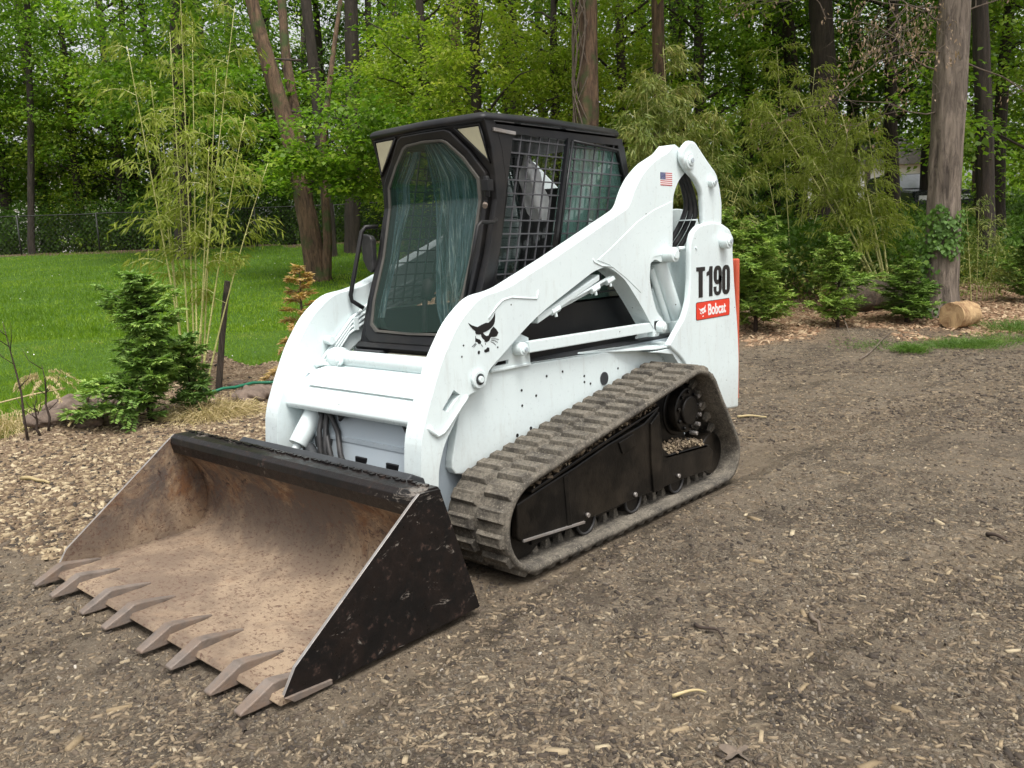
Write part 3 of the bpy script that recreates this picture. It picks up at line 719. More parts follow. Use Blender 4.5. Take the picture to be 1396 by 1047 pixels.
# cross member between the arms
cm = MB()
cm.prism([(.498,.628),(.512,.650),(.498,.690),(.44,.735),(.30,.800),(.245,.815),(.20,.80),(.20,.76),(.40,.655),(.455,.628)], XZ, -.452, .452)
cross = cm.build('cross_member', WHITE, loader, .010, 3)
mb = MB(); mb.prism([(.451,.735),(.31,.803),(.31,.808),(.454,.740)], XZ, -.34, .42); mb.build('cover_plate', WHITE, cross, .002)
mb = MB()
for y in (-.30, -.12, .0, .2): mb.cyl((.40,y,.755),(.403,y,.768),.009,8)
mb.build_each('plate_bolt', WHITE, cross)
mb = MB(); mb.cyl((.245,-.34,.838),(.245,.452,.838),.040,24); mb.cyl((.245,-.40,.838),(.245,-.34,.838),.052,24); mb.build('torque_tube', WHITE, loader, .003)
mb = MB(); mb.cyl((.288,-.30,.835),(.302,-.30,.838),.026,16); mb.cyl((.302,-.30,.838),(.318,-.30,.84),.011,6); mb.build('tube_bolt', WHITE, cross, .003)
# bucket tilt cylinders and hoses
tc = MB(); tc.cyl((.36,-.33,.70),(.54,-.33,.47),.046,24); tc.cyl((.54,-.33,.47),(.62,-.33,.37),.020,14); tc = tc.build('tilt_cylinder', WHITE, loader, .003)
hz_ = MB()
for k, (ya, yb) in enumerate(((-.25,-.20),(-.22,-.16),(-.27,-.13),(-.20,-.05))):
    hz_.tube([(.38+.01*k, ya, .70),(.45, ya+.01, .62),(.49-.01*k,(ya+yb)/2,.54),(.51,yb,.46),(.50,yb+.02,.36),(.49,yb+.02,.28)], .013, 8)
hz_.tube([(.42,-.16,.65),(.46,-.10,.60),(.45,-.05,.645)], .010, 8); hz_.tube([(.43,.28,.64),(.47,.36,.60),(.47,.47,.60)], .009, 8)
hz_.build_each('hydraulic_hose', HOSE, loader)
mb = MB(); mb.box((.40,-.30,.36),(.47,-.17,.50)); mb.tube([(.45,-.38,.42),(.50,-.30,.45),(.52,-.22,.40)], .03, 10); mb.build('hitch_casting', DARK, loader, .01)

for o in (arm, upr, inner, back, lk, lc, br, cl, clamp, *h1): o.location.y = -.05
# ---- right-hand copies of arm, upright, link, cylinder
def mirrored(o, skip=('cat_head_emblem','flag_sticker','nameplate_decal','letter','numeral')):
    c = o.copy(); col.objects.link(c); c.parent = loader; c.scale = (1,-1,1); c.location.y = -o.location.y
    def kids(src, dst):
        for k in list(src.children):
            if k.name.split('.')[0] in skip: continue
            q = k.copy(); col.objects.link(q); q.parent = dst; kids(k, q)
    kids(o, c); return c
for o in (arm, upr, inner, back, lk, lc, br, cl, side): mirrored(o)
# hose runs on the inner face of the far arm
ht = MB()
for k in range(4):
    ht.tube([(-.35-.02*k,-.432,1.19-.022*k),(-.02,-.432,1.085-.024*k),(.10+.01*k,-.432,1.02-.026*k),(.30-.018*k,-.432,.83-.004*k),(.34-.02*k,-.46,.80)], .009, 8)
ht.tube([(.34,-.47,.80),(.30,-.42,.815),(.26,-.36,.80)], .010, 8)
ht.build_each('steel_hydraulic_line', WHITE, loader)
mb = MB(); mb.box((.07,-.452,.955),(.10,-.420,1.02)); mb.box((-.17,-.452,1.03),(-.14,-.43,1.12)); mb.build_each('line_clamp', WHITE, loader, .002)
# rear
mb = MB(); mb.box((-2.030,-.58,.36),(-2.000,.592,1.22)); tg = mb.build('tailgate', ORANGE, loader, .010)
mb = MB(); mb.prism([(-1.20,.81),(-1.20,1.22),(-1.86,1.22),(-1.86,.81)], XZ, -.38, .38); mb.build('engine_cover', DARK, loader, .02)

# ---- cab
cab = MB()
FX = [(1.90,-.045),(1.77,-.088),(1.65,-.105),(1.55,-.108),(1.31,-.045),(1.10,.035),(.86,.11)]
def fxz(z):
    for (za, xa), (zb, xb) in zip(FX, FX[1:]):
        if z >= zb: return xa + (xb-xa)*(za-z)/(za-zb)
    return .11 + (.86-z)*.3
def ring(outer, inner, y_fn=None, th=.03, off=0., name='x', m=None, parent=None, bevel=.004):
    mb = MB(); n = len(outer)
    P = lambda y, z, dx: Vector((fxz(z)+off+dx, y, z))
    for i in range(n):
        j = (i+1) % n
        for dx, fl_ in ((0, False), (-th, True)):
            q = [P(*outer[i], dx), P(*outer[j], dx), P(*inner[j], dx), P(*inner[i], dx)]
            mb.add(q, [(0,1,2,3)])
        for a_ in (outer, inner):
            mb.add([P(*a_[i],0), P(*a_[j],0), P(*a_[j],-th), P(*a_[i],-th)], [(0,1,2,3)])
    import bmesh
    o = mb.build(name, m, parent)
    bm = bmesh.new(); bm.from_mesh(o.data); bmesh.ops.remove_doubles(bm, verts=bm.verts, dist=.0005); bmesh.ops.recalc_face_normals(bm, faces=bm.faces); bm.to_mesh(o.data); bm.free()
    if bevel:
        b = o.modifiers.new('bevel', 'BEVEL'); b.width = bevel; b.segments = 2; b.limit_method = 'ANGLE'; b.angle_limit = R(30)
    return o
W_ = .386
outer = [(-.30,1.905),(0,1.905),(.30,1.905),(W_,1.895),(W_,1.77),(W_,1.65),(W_,1.55),(W_,1.31),(W_,1.10),(W_,.90),(.30,.85),(0,.85),(-.30,.85),(-W_,.90),(-W_,1.10),(-W_,1.31),(-W_,1.55),(-W_,1.65),(-W_,1.77),(-W_,1.895)]
dr = [(-.15,1.872),(0,1.874),(.15,1.872),(.18,1.86),(.27,1.77),(.352,1.668),(.352,1.55),(.348,1.31),(.345,1.10),(.335,.93),(.29,.905),(0,.905),(-.29,.905),(-.335,.93),(-.345,1.10),(-.348,1.31),(-.352,1.55),(-.352,1.668),(-.27,1.77),(-.18,1.86)]
cabroot = ring(outer, dr, th=.07, name='cab', m=CAB, parent=loader)
gl_ = [(-.12,1.832),(0,1.838),(.12,1.832),(.15,1.82),(.235,1.745),(.312,1.648),(.318,1.55),(.312,1.31),(.310,1.10),(.295,.985),(.25,.955),(0,.950),(-.25,.955),(-.295,.985),(-.310,1.10),(-.312,1.31),(-.318,1.55),(-.312,1.648),(-.235,1.745),(-.15,1.82)]
dro = [(y*.985, z) for y, z in dr]
door = ring(dro, gl_, th=.035, off=.022, name='door', m=CAB, parent=loader, bevel=.006)
# a rubber seal inside the door frame
sealo = [(y*1.0, z) for y, z in gl_]; seali = [(y*.95, 1.4+(z-1.4)*.975) for y, z in gl_]
ring(sealo, seali, th=.012, off=.030, name='door_seal', m=m_simple('grey_brown_door_seal', (.075,.07,.06), .6, 0, .25, 10, .1), parent=door, bevel=.002)
def pane(name, poly, m, parent, off, zs=(1.85,1.77,1.65,1.55,1.45,1.31,1.2,1.10,1.0,.94)):
    # the outline is convex: cut into strips at each z so it follows the front's profile
    def span(z):
        ys = []
        for (ya, za), (yb, zb) in zip(poly, poly[1:]+poly[:1]):
            if (za-z)*(zb-z) <= 0 and abs(za-zb) > 1e-6: ys.append(ya+(yb-ya)*(za-z)/(za-zb))
        return min(ys), max(ys)
    z1 = max(p[1] for p in poly)-.001; z0 = min(p[1] for p in poly)+.001
    zz = [z1] + [z1-(z1-z0)*k/60 for k in range(1, 60)] + [z0]
    vs = []; K = 24
    for z in zz:
        a, b2 = span(z)
        for k in range(K+1):
            y = a+(b2-a)*k/K; vs.append((fxz(z)+off+ .012*(1-(y/.33)**2), y, z))
    mb = MB(); mb.add(vs, [(i*(K+1)+k, i*(K+1)+k+1, (i+1)*(K+1)+k+1, (i+1)*(K+1)+k) for i in range(len(zz)-1) for k in range(K)], True)
    return mb.build(name, m, parent)
pane('door_glass', seali, GLASS, door, .022)
# wrinkled tint film peeling off the inside of the glass
def uvmap(o, K, Z, wu=1.):
    me = o.data; uv = me.uv_layers.new(name='UVMap')
    vi = np.empty(len(me.loops), dtype=np.int32); me.loops.foreach_get('vertex_index', vi)
    uv.data.foreach_set('uv', np.stack([(vi % (K+1))/K*wu, (vi//(K+1))/Z], 1).astype(np.float32).ravel()); return o
flm = MB(); K, Z = 60, 60; vs = []
for i in range(Z+1):
    z = 1.822 - (1.822-1.0)*i/Z; q = i/Z
    if z > 1.66: ye = .315-(z-1.66)*1.18
    else: ye = .305
    ya = -.03 + .02*math.sin(q*3) + .20*max(0, q-.35)**1.5*1.9; yb = ye - .10*max(0, q-.70)**1.2*2
    for k in range(K+1):
        u = k/K; y = ya+(yb-ya)*u
        rip = (.009*math.sin(26*u+3*math.sin(q*3.)+8*q*q) + .006*math.sin(61*u+q*9) + .012*(vnoise(y*3, z, 4, 8)-.5))*(.35+q)
        vs.append((fxz(z)+.0-.012*abs(q)+float(rip), y, z))
flm.add(vs, [(i*(K+1)+k, i*(K+1)+k+1, (i+1)*(K+1)+k+1, (i+1)*(K+1)+k) for i in range(Z) for k in range(K)], True)
uvmap(flm.build('peeling_window_film', FILM, door), 60, 60)
flm2 = MB(); vs = []; K = 30
for i in range(Z+1):
    z = 1.80 - (1.80-1.02)*i/Z; q = i/Z
    yl = -.285 if z < 1.66 else -.285+(z-1.66)*.9
    wdt = .10*(1-q*.62)+.015*math.sin(q*7)
    for k in range(K+1):
        u = k/K; y = yl+wdt*u
        vs.append((fxz(z)-.004+.006*math.sin(14*u+5*q)*(.4+q), y, z))
flm2.add(vs, [(i*(K+1)+k, i*(K+1)+k+1, (i+1)*(K+1)+k+1, (i+1)*(K+1)+k) for i in range(Z) for k in range(K)], True)
uvmap(flm2.build('window_film_strip', FILM, door), 30, 60, .3)
# lamps either side of the door head
for s in (1, -1):
    tri = [(.215*s,1.868),(.348*s,1.866),(.364*s,1.722)]
    mb = MB(); mb.add([(fxz(z)+.006, y, z) for y, z in tri]+[(fxz(z)-.03, y, z) for y, z in tri], [(0,1,2),(3,5,4),(0,3,4,1),(1,4,5,2),(2,5,3,0)])
    bz = mb.build('work_lamp', DARK, cabroot, .004)
    cy = sum(p[0] for p in tri)/3; cz = sum(p[1] for p in tri)/3
    ti = [(cy+(y-cy)*.95, cz+(z-cz)*.95) for y, z in tri]
    mb = MB(); mb.add([(fxz(z)+.009, y, z) for y, z in ti]+[(fxz(z)-.0, y, z) for y, z in ti], [(0,1,2),(3,5,4),(0,3,4,1),(1,4,5,2),(2,5,3,0)])
    mb.build('lamp_lens', CREAM, bz, .002)
    mb = MB(); tr3 = [(cy+(y-cy)*1.16, cz+(z-cz)*1.13) for y, z in tri]
    mb.tube([(fxz(z)+.004, y, z) for y, z in tr3+tr3[:1]], .006, 6); mb.build('lamp_gasket', CAB, bz)
# roof: a cap with a raised rounded rim
rf = MB()
def rloop(e, z, xo=0): return [(-.036+e+xo,-.372-e,z-.004),(-.036+e+xo,0,z+.002),(-.036+e+xo,.372+e,z-.004),(-.058+e+xo,.389+e,z-.003),(-.45,.396+e,z+.005),(-1.06-e,.388+e,z-.002),(-1.095-e,.365+e,z-.004),(-1.095-e,-.365-e,z-.004),(-1.06-e,-.388-e,z-.002),(-.45,-.396-e,z+.005),(-.058+e+xo,-.389-e,z-.003)]
A_ = [rloop(-.012,1.884), rloop(0,1.890), rloop(.003,1.902), rloop(-.002,1.914), rloop(-.012,1.923), rloop(-.028,1.928), rloop(-.06,1.931), rloop(-.30,1.932)]
n = 11; vs = [p for l in A_ for p in l]
rf.add(vs, [(i*n+j, i*n+(j+1)%n, (i+1)*n+(j+1)%n, (i+1)*n+j) for i in range(len(A_)-1) for j in range(n)], True); rf.add(A_[0], [tuple(reversed(range(n)))]); rf.add(A_[-1], [tuple(range(n))])
roof = rf.build('cab_roof', CAB, cabroot)
mb = MB()
for s in (1,-1):
    for xa, xb in ((-.09,-.22),(-.27,-.55),(-.60,-1.0)): mb.bar((xa,.403*s,1.884),(xb,.405*s,1.884),.006,.004)
mb.build_each('drip_moulding', HOSE, roof)
# side walls
def sx(z): return fxz(z)
def SX(u, z):
    "u = 0 at the cab's front edge, 1 at its rear edge, both leaning"
    rear = -1.095 - (1.92-z)*.27 if z > 1.55 else -1.195
    f = fxz(z)-.01
    return f + (rear-f)*u
for s in (1, -1):
    yo, yi = W_*s, (W_-.03)*s
    sw = MB()
    def quad(pts, a=yo, b=yi):
        q = [(x, a, z) for x, z in pts] + [(x, b, z) for x, z in pts]; n_ = len(pts)
        sw.add(q, [tuple(range(n_)), tuple(n_+i for i in reversed(range(n_)))] + [(i,(i+1)%n_,n_+(i+1)%n_,n_+i) for i in range(n_)])
    X = lambda pairs: [(x, z) for x, z in pairs]
    zt, zb = 1.845, 1.05
    fe = lambda z: -.235+.155*(1.84-z)/.67 if z < 1.84 else -.235      # front edge of the window opening
    rvx = lambda z: -1.06-(1.84-z)*.33 if z > 1.5 else -1.172
    zs_ = [1.875,1.84,1.77,1.65,1.55,1.40,1.31,1.20,1.10,1.05]
    for za, zc in zip(zs_, zs_[1:]):
        if za > 1.84: quad([(fxz(za)-.069,za),(-1.10,za),(-1.105,zc),(fxz(zc)-.069,zc)]); continue
        quad([(fxz(za)-.069,za),(fe(za),za),(fe(zc),zc),(fxz(zc)-.069,zc)])
        quad([(rvx(za),za),(SX(1,za),za),(SX(1,zc),zc),(rvx(zc),zc)])
    quad([(fxz(1.05)-.069,1.05),(-1.195,1.05),(-1.195,.80),(fxz(.86)-.069,.80)])
    wall = sw.build('cab_side', CAB, cabroot)
    # centre bar between the two windows, frame round the rear window
    dv = lambda z: -.640+.135*(1.86-z)/.55
    fr = MB(); fr.bar((dv(1.845),W_*s,1.845),(dv(1.05),W_*s,1.05),.018,.020,(0,1,0))
    fr.tube([(-.665,.392*s,1.835),(-1.05,.392*s,1.815),(-1.145,.392*s,1.57),(-1.15,.392*s,1.50)], .008, 6)
    fr.tube([(-.665,.392*s,1.835),(dv(1.3)-.02,.392*s,1.30)], .008, 6)
    fr.build('window_frame', CAB, wall)
    g = MB()
    nrow = 13
    for k in range(nrow):
        z = 1.815 - .060*k
        g.bar((fe(z)+.01,.378*s,z+.004),(dv(z),.378*s,z),.0065,.0065)
        g.bar((dv(z),.378*s,z),(rvx(z)-.005,.378*s,z-.006),.007,.007)
    for k in range(1, 6):
        top = -.235 + (dv(1.845)+.235)*k/6; bot = fe(1.08)+(dv(1.08)-fe(1.08))*k/6
        g.bar((top,.3765*s,1.845),(bot,.3765*s,1.08),.0065,.0065,(0,1,0))
    for k in range(1, 6):
        top = dv(1.845) + (-1.065-dv(1.845))*k/5.4; bot = top + .155
        z1_ = 1.845
        g.bar((top,.3765*s,z1_),(bot,.3765*s,1.08),.0065,.0065,(0,1,0))
    g.build_each('grille_bar', m_simple('grille_bar_paint', (.055,.055,.06), .5, 0, .2, 6, .1) if s == 1 else bpy.data.materials['grille_bar_paint'], wall)
    sg = MB(); sg.add([(dv(1.84),.362*s,1.84),(rvx(1.84),.362*s,1.83),(rvx(1.55),.362*s,1.55),(-1.17,.362*s,1.06),(dv(1.06),.362*s,1.06)], [(0,1,2,3,4)]); sg.build('sliding_window_glass', SGLASS, wall)
    sg = MB(); sg.add([(fe(1.84),.362*s,1.84),(dv(1.84)+.01,.362*s,1.84),(dv(1.06)+.01,.362*s,1.06),(fe(1.06),.362*s,1.06)], [(0,1,2,3)]); sg.build('fixed_window_glass', DGLASS, wall)
mb = MB()
mb.prism([(-1.105,1.875),(-1.15,1.60),(-1.195,1.50),(-1.195,.80),(-1.175,.80),(-1.175,1.50),(-1.13,1.60),(-1.085,1.875)], XZ, -.355, -.25); mb.prism([(-1.105,1.875),(-1.15,1.60),(-1.195,1.50),(-1.195,.80),(-1.175,.80),(-1.175,1.50),(-1.13,1.60),(-1.085,1.875)], XZ, .25, .355)
mb.box((-1.195,-.25,.80),(-1.175,.25,1.35)); mb.build('cab_rear', CAB, cabroot)
mb = MB(); mb.box((-1.18,-.355,.80),(.08,.355,.83)); mb.build('cab_floor', DARK, cabroot)
mb = MB(); mb.prism([(.09,.83),(.145,.885),(.118,.905),(.06,.905)], XZ, -.372, .372); sill = mb.build('door_sill', CAB, cabroot, .004)
mb = MB(); mb.box((.10,-.36,.815),(.165,-.16,.872)); mb.build('step_block', DARK, sill, .006)
mb = MB(); mb.box((.10,-.13,.842),(.14,.17,.862)); mb.build('gasket_strip', m_simple('weathered_plywood', (.25,.23,.17), .8, 0, .3, 8, .2), sill, .003)
# handles, hinges, mirror
mb = MB(); mb.tube([(p[0], p[2], p[1]) for p in HANDR], .011, 10); mb.build('grab_handle', CAB, cabroot)
mb = MB(); mb.tube([(p[0], p[2], p[1]) for p in HANDL], .009, 10); mb.build('door_pull', CAB, door)
mb = MB(); mb.box((-.085,.352,1.585),(-.045,.392,1.635)); mb.cyl((-.06,.375,1.56),(-.06,.375,1.65),.013,10); mb.build('door_hinge', CAB, door, .003)
mb = MB(); mb.tube([(-.06,.36,1.53),(-.045,.372,1.52)], .012, 8); mb.build('hinge_bolt', TOOTH, door)
mb = MB(); mb.prism([(-.47,1.41),(-.455,1.43),(-.40,1.42),(-.385,1.40),(-.385,1.25),(-.40,1.235),(-.43,1.25),(-.462,1.30)], YZ(.0), -.045, -.012); mi = mb.build('side_mirror', HOSE, cabroot, .006)
mb = MB(); mb.cyl((-.02,-.455,1.418),(-.005,-.455,1.418),.010,10); mb.build('mirror_screw', STEEL, mi)
mb = MB(); mb.bar((-.245,.389,1.842),(-.10,.389,1.85),.012,.016); mb.build('rain_gutter', STEEL, cabroot, .002)
# interior: seat, levers, pedals, headliner
st = MB(); st.prism([(-.95,1.10),(-.98,1.16),(-1.06,1.62),(-.99,1.66),(-.90,1.20),(-.50,1.16),(-.46,1.10),(-.50,1.04),(-.95,1.04)], XZ, -.22, .22); seat = st.build('seat', HOSE, cabroot, .03, 3)
st = MB(); st.box((-.90,-.20,.83),(-.50,.20,1.04)); st.build('seat_base', DARK, seat)
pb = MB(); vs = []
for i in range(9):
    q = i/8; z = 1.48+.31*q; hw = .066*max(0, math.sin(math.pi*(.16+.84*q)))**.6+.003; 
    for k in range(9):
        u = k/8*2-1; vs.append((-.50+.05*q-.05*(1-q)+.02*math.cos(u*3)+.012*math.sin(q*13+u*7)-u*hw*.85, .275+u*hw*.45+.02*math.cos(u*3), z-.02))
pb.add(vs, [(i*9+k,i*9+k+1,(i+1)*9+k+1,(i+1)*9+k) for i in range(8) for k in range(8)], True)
pb.build('sky_reflection_sheet', m_simple('sky_reflection_white', (.85,.90,.90), .35, 0, .2, 9, .4), seat)  # added white sheet standing in for sky reflected in the side window
for y in (-.22, .22):
    mb = MB(); mb.tube([(-.18,y,.84),(-.20,y,1.08),(-.23,y,1.14)], .014, 8); lv = mb.build('control_lever', HOSE, cabroot)
    mb = MB(); mb.tube([(-.21,y,1.09),(-.225,y,1.13),(-.245,y,1.175),(-.255,y,1.19)], [.026,.034,.040,.022], 12); mb.build('lever_grip', HOSE, lv)
for y in (-.14, .10):
    mb = MB(); mb.tube([(-.02+.045*math.cos(a), y+.07*math.sin(a), .865+.01*math.cos(a)) for a in [k*math.pi/8 for k in range(17)]], .009, 6); mb.box((-.06,y-.04,.862),(.02,y+.04,.872)); mb.build('foot_pedal', STEEL, cabroot)
# far-side mesh is the copy made above; an inner roof lining
mb = MB(); mb.box((-1.08,-.355,1.845),(-.12,.355,1.858)); mb.build('headliner', DARK, cabroot)

# ---- bucket
bk = MB()
prof = [(1.452,.032),(1.30,.034),(.90,.036),(.83,.045),(.775,.075),(.742,.13),(.733,.20),(.745,.27),(.775,.34),(.815,.395),(.850,.425)]
bot = [(1.452,.014),(1.30,.012),(.90,.010),(.62,.014),(.600,.03),(.700,.30),(.755,.47),(.775,.50),(.80,.503),(.83,.46),(.845,.44)]
NS = 28; vs = []; nP = len(prof)
for line in (prof, bot):
    for x, z in line:
        for k in range(NS+1):
            y = -.858+1.716*k/NS
            vs.append((x, y, z))
fs = []
for i in range(nP-1):
    for k in range(NS):
        a = i*(NS+1)+k; fs.append((a, a+1, a+NS+2, a+NS+1))
        b = (nP+i)*(NS+1)+k; fs.append((b+NS+1, b+NS+2, b+1, b))
for k in range(NS):
    a = k; b = nP*(NS+1)+k; fs.append((b, b+1, a+1, a))
    a = (nP-1)*(NS+1)+k; b = (2*nP-1)*(NS+1)+k; fs.append((a, a+1, b+1, b))
for e in (0, NS):
    fs.append(tuple([i*(NS+1)+e for i in range(nP)] + [(nP+i)*(NS+1)+e for i in reversed(range(nP))]))
bk.add(vs, fs, False)
bucket = bk.build('bucket', BIN, loader)
for p_ in bucket.data.polygons: p_.use_smooth = len(p_.vertices) == 4
bucket.data.materials.append(BOUT)
for p_ in bucket.data.polygons:
    c = p_.center
    if p_.normal.z < -.2 and c.z < .02 or (c.x < .70 and p_.normal.x < 0): p_.material_index = 1
for s in (1, -1):
    lo, hi = (.856, .870) if s == 1 else (-.870, -.856)
    sp = MB(); sp.prism(BSIDE, XZ, lo, hi)
    o = sp.build('side_plate', [BOUT, BIN, STEEL], bucket, .002)
    for p_ in o.data.polygons:
        if abs(p_.normal.y) > .9 and p_.normal.y*s < 0: p_.material_index = 1
        elif abs(p_.normal.y) < .5 and (p_.normal.x > .3): p_.material_index = 2
    # wear bars along the foot of the plate
    w_ = MB(); w_.prism([(1.451,.031),(1.40,.028),(1.28,.02),(1.28,.004),(1.42,.006)], XZ, hi if s == 1 else lo-.010, hi+.010 if s == 1 else lo); w_.build('wear_bar', TOOTH, bucket, .002)
tb = MB(); tb.prism([(.752,.500),(.768,.520),(.865,.522),(.888,.508),(.893,.480),(.880,.432),(.868,.432),(.872,.470),(.862,.492),(.80,.495)], XZ, -.856, .856)
topbar = tb.build('spill_guard', BOUT, bucket, .003, 2)
tr = MB(); rnd = random.Random(4)
for k in range(60):
    y = -.84 + 1.68*k/60; tr.box((.79+.006*math.sin(k*2.1), y, .520), (.80+.006*math.sin(k*2.1)+.01*rnd.random(), y+.018, .526+.004*rnd.random()))
tr.build('grip_tread', BOUT, bucket, kind='stuff')
ce = MB(); ce.prism([(1.340,.035),(1.462,.036),(1.474,.020),(1.462,.006),(1.340,.008)], XZ, -.868, .868); ce.build('cutting_edge', BIN, bucket, .002)
def tooth():
    P_ = [  # x, half width, z top, z bottom
        (1.285,.006,.040,.030),(1.34,.015,.050,.033),(1.43,.024,.064,.008),(1.455,.027,.065,.004),(1.52,.025,.034,.002),(1.568,.020,.012,.002)]
    vs = []
    for x, h_, zt, zb in P_: vs += [(x,-h_,zb),(x,h_,zb),(x,h_*.9,zt),(x,-h_*.9,zt)]
    fs = [(0,1,2,3),(23,22,21,20)]
    for i in range(5):
        for j in range(4):
            k = (j+1)%4; fs.append((i*4+j,i*4+k,i*4+4+k,i*4+4+j))
    return MB().add(vs, fs)
t0 = tooth().build('tooth', TOOTH, bucket, .004)
for i in range(8):
    o = t0 if i == 0 else t0.copy()
    if i: col.objects.link(o); o.parent = bucket
    y = .832-1.664*i/7; o.location = (-.004*(i % 3) , y, 0); o.rotation_euler = (0, 0, R((-1.2, .8, 0, 1.5, -.6, .4, -1, .7)[i]))
hp = MB(); hp.prism([(.60,.20),(.66,.20),(.72,.46),(.66,.50),(.60,.47),(.55,.30)], XZ, -.60, .60); hp.build('quick_hitch', DARK, loader, .006)

# ---- rubber tracks and what they run on
circ = [(.205,.226,.176), (-1.095,.452,.208), (-1.405,.168,.122)]
pts = [(cx+r*math.cos(a), cz+r*math.sin(a)) for cx, cz, r in circ for a in [2*math.pi*k/90 for k in range(90)]]
def hull(P):
    P = sorted(set(P)); 
    def half(P):
        h = []
        for p in P:
            while len(h) > 1 and (h[-1][0]-h[-2][0])*(p[1]-h[-2][1])-(h[-1][1]-h[-2][1])*(p[0]-h[-2][0]) <= 0: h.pop()
            h.append(p)
        return h[:-1]
    return half(P)+half(P[::-1])
hl = hull(pts); hv = [Vector((x, z)) for x, z in hl]
segs = [(hv[i], hv[(i+1)%len(hv)]) for i in range(len(hv))]; Ltot = sum((b-a).length for a, b in segs)
def along(s_):
    s_ %= Ltot
    for a, b in segs:
        l_ = (b-a).length
        if s_ <= l_:
            t_ = (b-a)/l_; p = a+t_*s_; return p, t_, Vector((t_.y, -t_.x))
        s_ -= l_
    return hv[0], Vector((1,0)), Vector((0,-1))
NB = 220; sag = lambda p: 0
NL = round(Ltot/.086)
belt = MB(); cs = [(.0,.516),(.0,.60),(.0,.75),(.0,.836),(.012,.842),(.027,.838),(.029,.78),(.027,.695),(.024,.676),(.027,.657),(.029,.57),(.027,.516),(.012,.511)]
vs = []
for i in range(NB):
    p, t_, n_ = along(Ltot*i/NB); q = math.sin(i*.43)*.0015+math.sin(i*1.3)*.001
    sm = along(Ltot*(i+.8)/NB)[2]+along(Ltot*(i-.8)/NB)[2]; n_ = sm.normalized()
    for off, y in cs:
        e = p+n_*(off+q if off > 0 else off); vs.append((e.x, y, e.y))
m_ = len(cs)
belt.add(vs, [(i*m_+j, ((i+1)%NB)*m_+j, ((i+1)%NB)*m_+(j+1)%m_, i*m_+(j+1)%m_) for i in range(NB) for j in range(m_)], True)
def lug_mesh(wd):
    mb = MB(); h0, h1 = wd/2, wd/2-.010
    # x along the belt, y across, z outwards; a saddle-shaped block with a shallow hollow on top
    a, b = .031, .022
    vs = [(-a,-h0,-.004),(a,-h0,-.004),(a,h0,-.004),(-a,h0,-.004),(-b,-h1,.022),(b,-h1,.022),(b,h1,.022),(-b,h1,.022),(-b*.45,-h1*.6,.018),(b*.45,-h1*.6,.018),(b*.45,h1*.6,.018),(-b*.45,h1*.6,.018)]
    mb.add(vs, [(0,3,2,1),(0,1,5,4),(1,2,6,5),(2,3,7,6),(3,0,4,7),(4,5,9,8),(5,6,10,9),(6,7,11,10),(7,4,8,11),(8,9,10,11)])
    return mb
gd = MB()
for i in range(NL):
    p, t_, n_ = along(Ltot*i/NL)
    c = Vector((p.x, .676, p.y)); T3 = Vector((t_.x, 0, t_.y)); N3 = Vector((n_.x, 0, n_.y))
    for dy in (-.045, .045):
        b0 = [c+T3*sx_*.020+Vector((0,dy+sy_*.016,0))+N3*.002 for sx_, sy_ in ((-1,-1),(1,-1),(1,1),(-1,1))]
        b1 = [c+T3*sx_*.009+Vector((0,dy+sy_*.010,0))-N3*.048 for sx_, sy_ in ((-1,-1),(1,-1),(1,1),(-1,1))]
        gd.add(b0+b1, [(0,3,2,1),(4,5,6,7),(0,1,5,4),(1,2,6,5),(2,3,7,6),(3,0,4,7)])
beltL = belt.build('rubber_track', RUBBER, loader)
gd.build('guide_lugs', RUBBER, beltL, kind='stuff')
lugs = [lug_mesh(.150).build('tread_lug', RUBBER, beltL, .004), lug_mesh(.150).build('tread_lug', RUBBER, beltL, .004)]
def place_lug(o, s_, y):
    p, t_, n_ = along(s_); p = p+n_*.026
    o.matrix_local = Matrix(((t_.x, 0, n_.x, p.x),(0, 1, 0, y),(t_.y, 0, n_.y, p.y),(0,0,0,1)))
first = True
for i in range(NL):
    for k, y in ((0, .757), (1, .594)):
        if first and i == 0: o = lugs[k]
        else: o = lugs[0].copy(); col.objects.link(o); o.parent = beltL
        place_lug(o, Ltot*(i+.5*k)/NL, y)
# track frame
uc = MB(); TF = [(.282,.329),(.12,.36),(-.102,.397),(-.355,.449),(-.654,.492),(-.779,.545),(-.808,.348),(-.883,.279),(-1.261,.256),(-1.338,.202),(-1.312,.104),(-1.018,.118),(-.565,.126),(-.210,.126),(.249,.145),(.284,.174)]
TF = [(x, z-.012 if z > .3 else z) for x, z in TF]
uc.prism(TF, XZ, .755, .790)
tframe = uc.build('track_frame', BLACK, loader, .006, 2)
mb = MB(); mb.box((-1.25,.54,.10),(.16,.755,.22)); mb.prism([(.10,.30),(-.75,.44),(-.79,.30),(-.78,.12),(.10,.12)], XZ, .56, .755)
mb.prism([(.20,.357),(-.355,.468),(-.70,.528),(-.775,.545),(-.775,.532),(-.355,.452),(.20,.343)], XZ, .62, .800)
mb.prism([(-.80,.29),(-.86,.278),(-1.26,.256),(-1.30,.24),(-1.26,.236),(-.86,.262)], XZ, .60, .79)
mb.build('frame_ledge', BLACK, tframe, .004)
mb = MB(); mb.bar((.255,.792,.155),(-.16,.792,.122),.010,.012); mb.build('edge_strip', STEEL, tframe, .002)
mb = MB(); mb.prism([(-.70,.47),(-.775,.515),(-.80,.345),(-.815,.12),(-.72,.12),(-.70,.30)], XZ, .790, .800); mb.prism([(-.02,.36),(-.05,.366),(-.07,.12),(-.04,.12)], XZ, .79, .794); mb.prism([(-.43,.43),(-.55,.45),(-.57,.39),(-.46,.37)], XZ, .79, .797); mb.build_each('cover_plate', BLACK, tframe, .003)
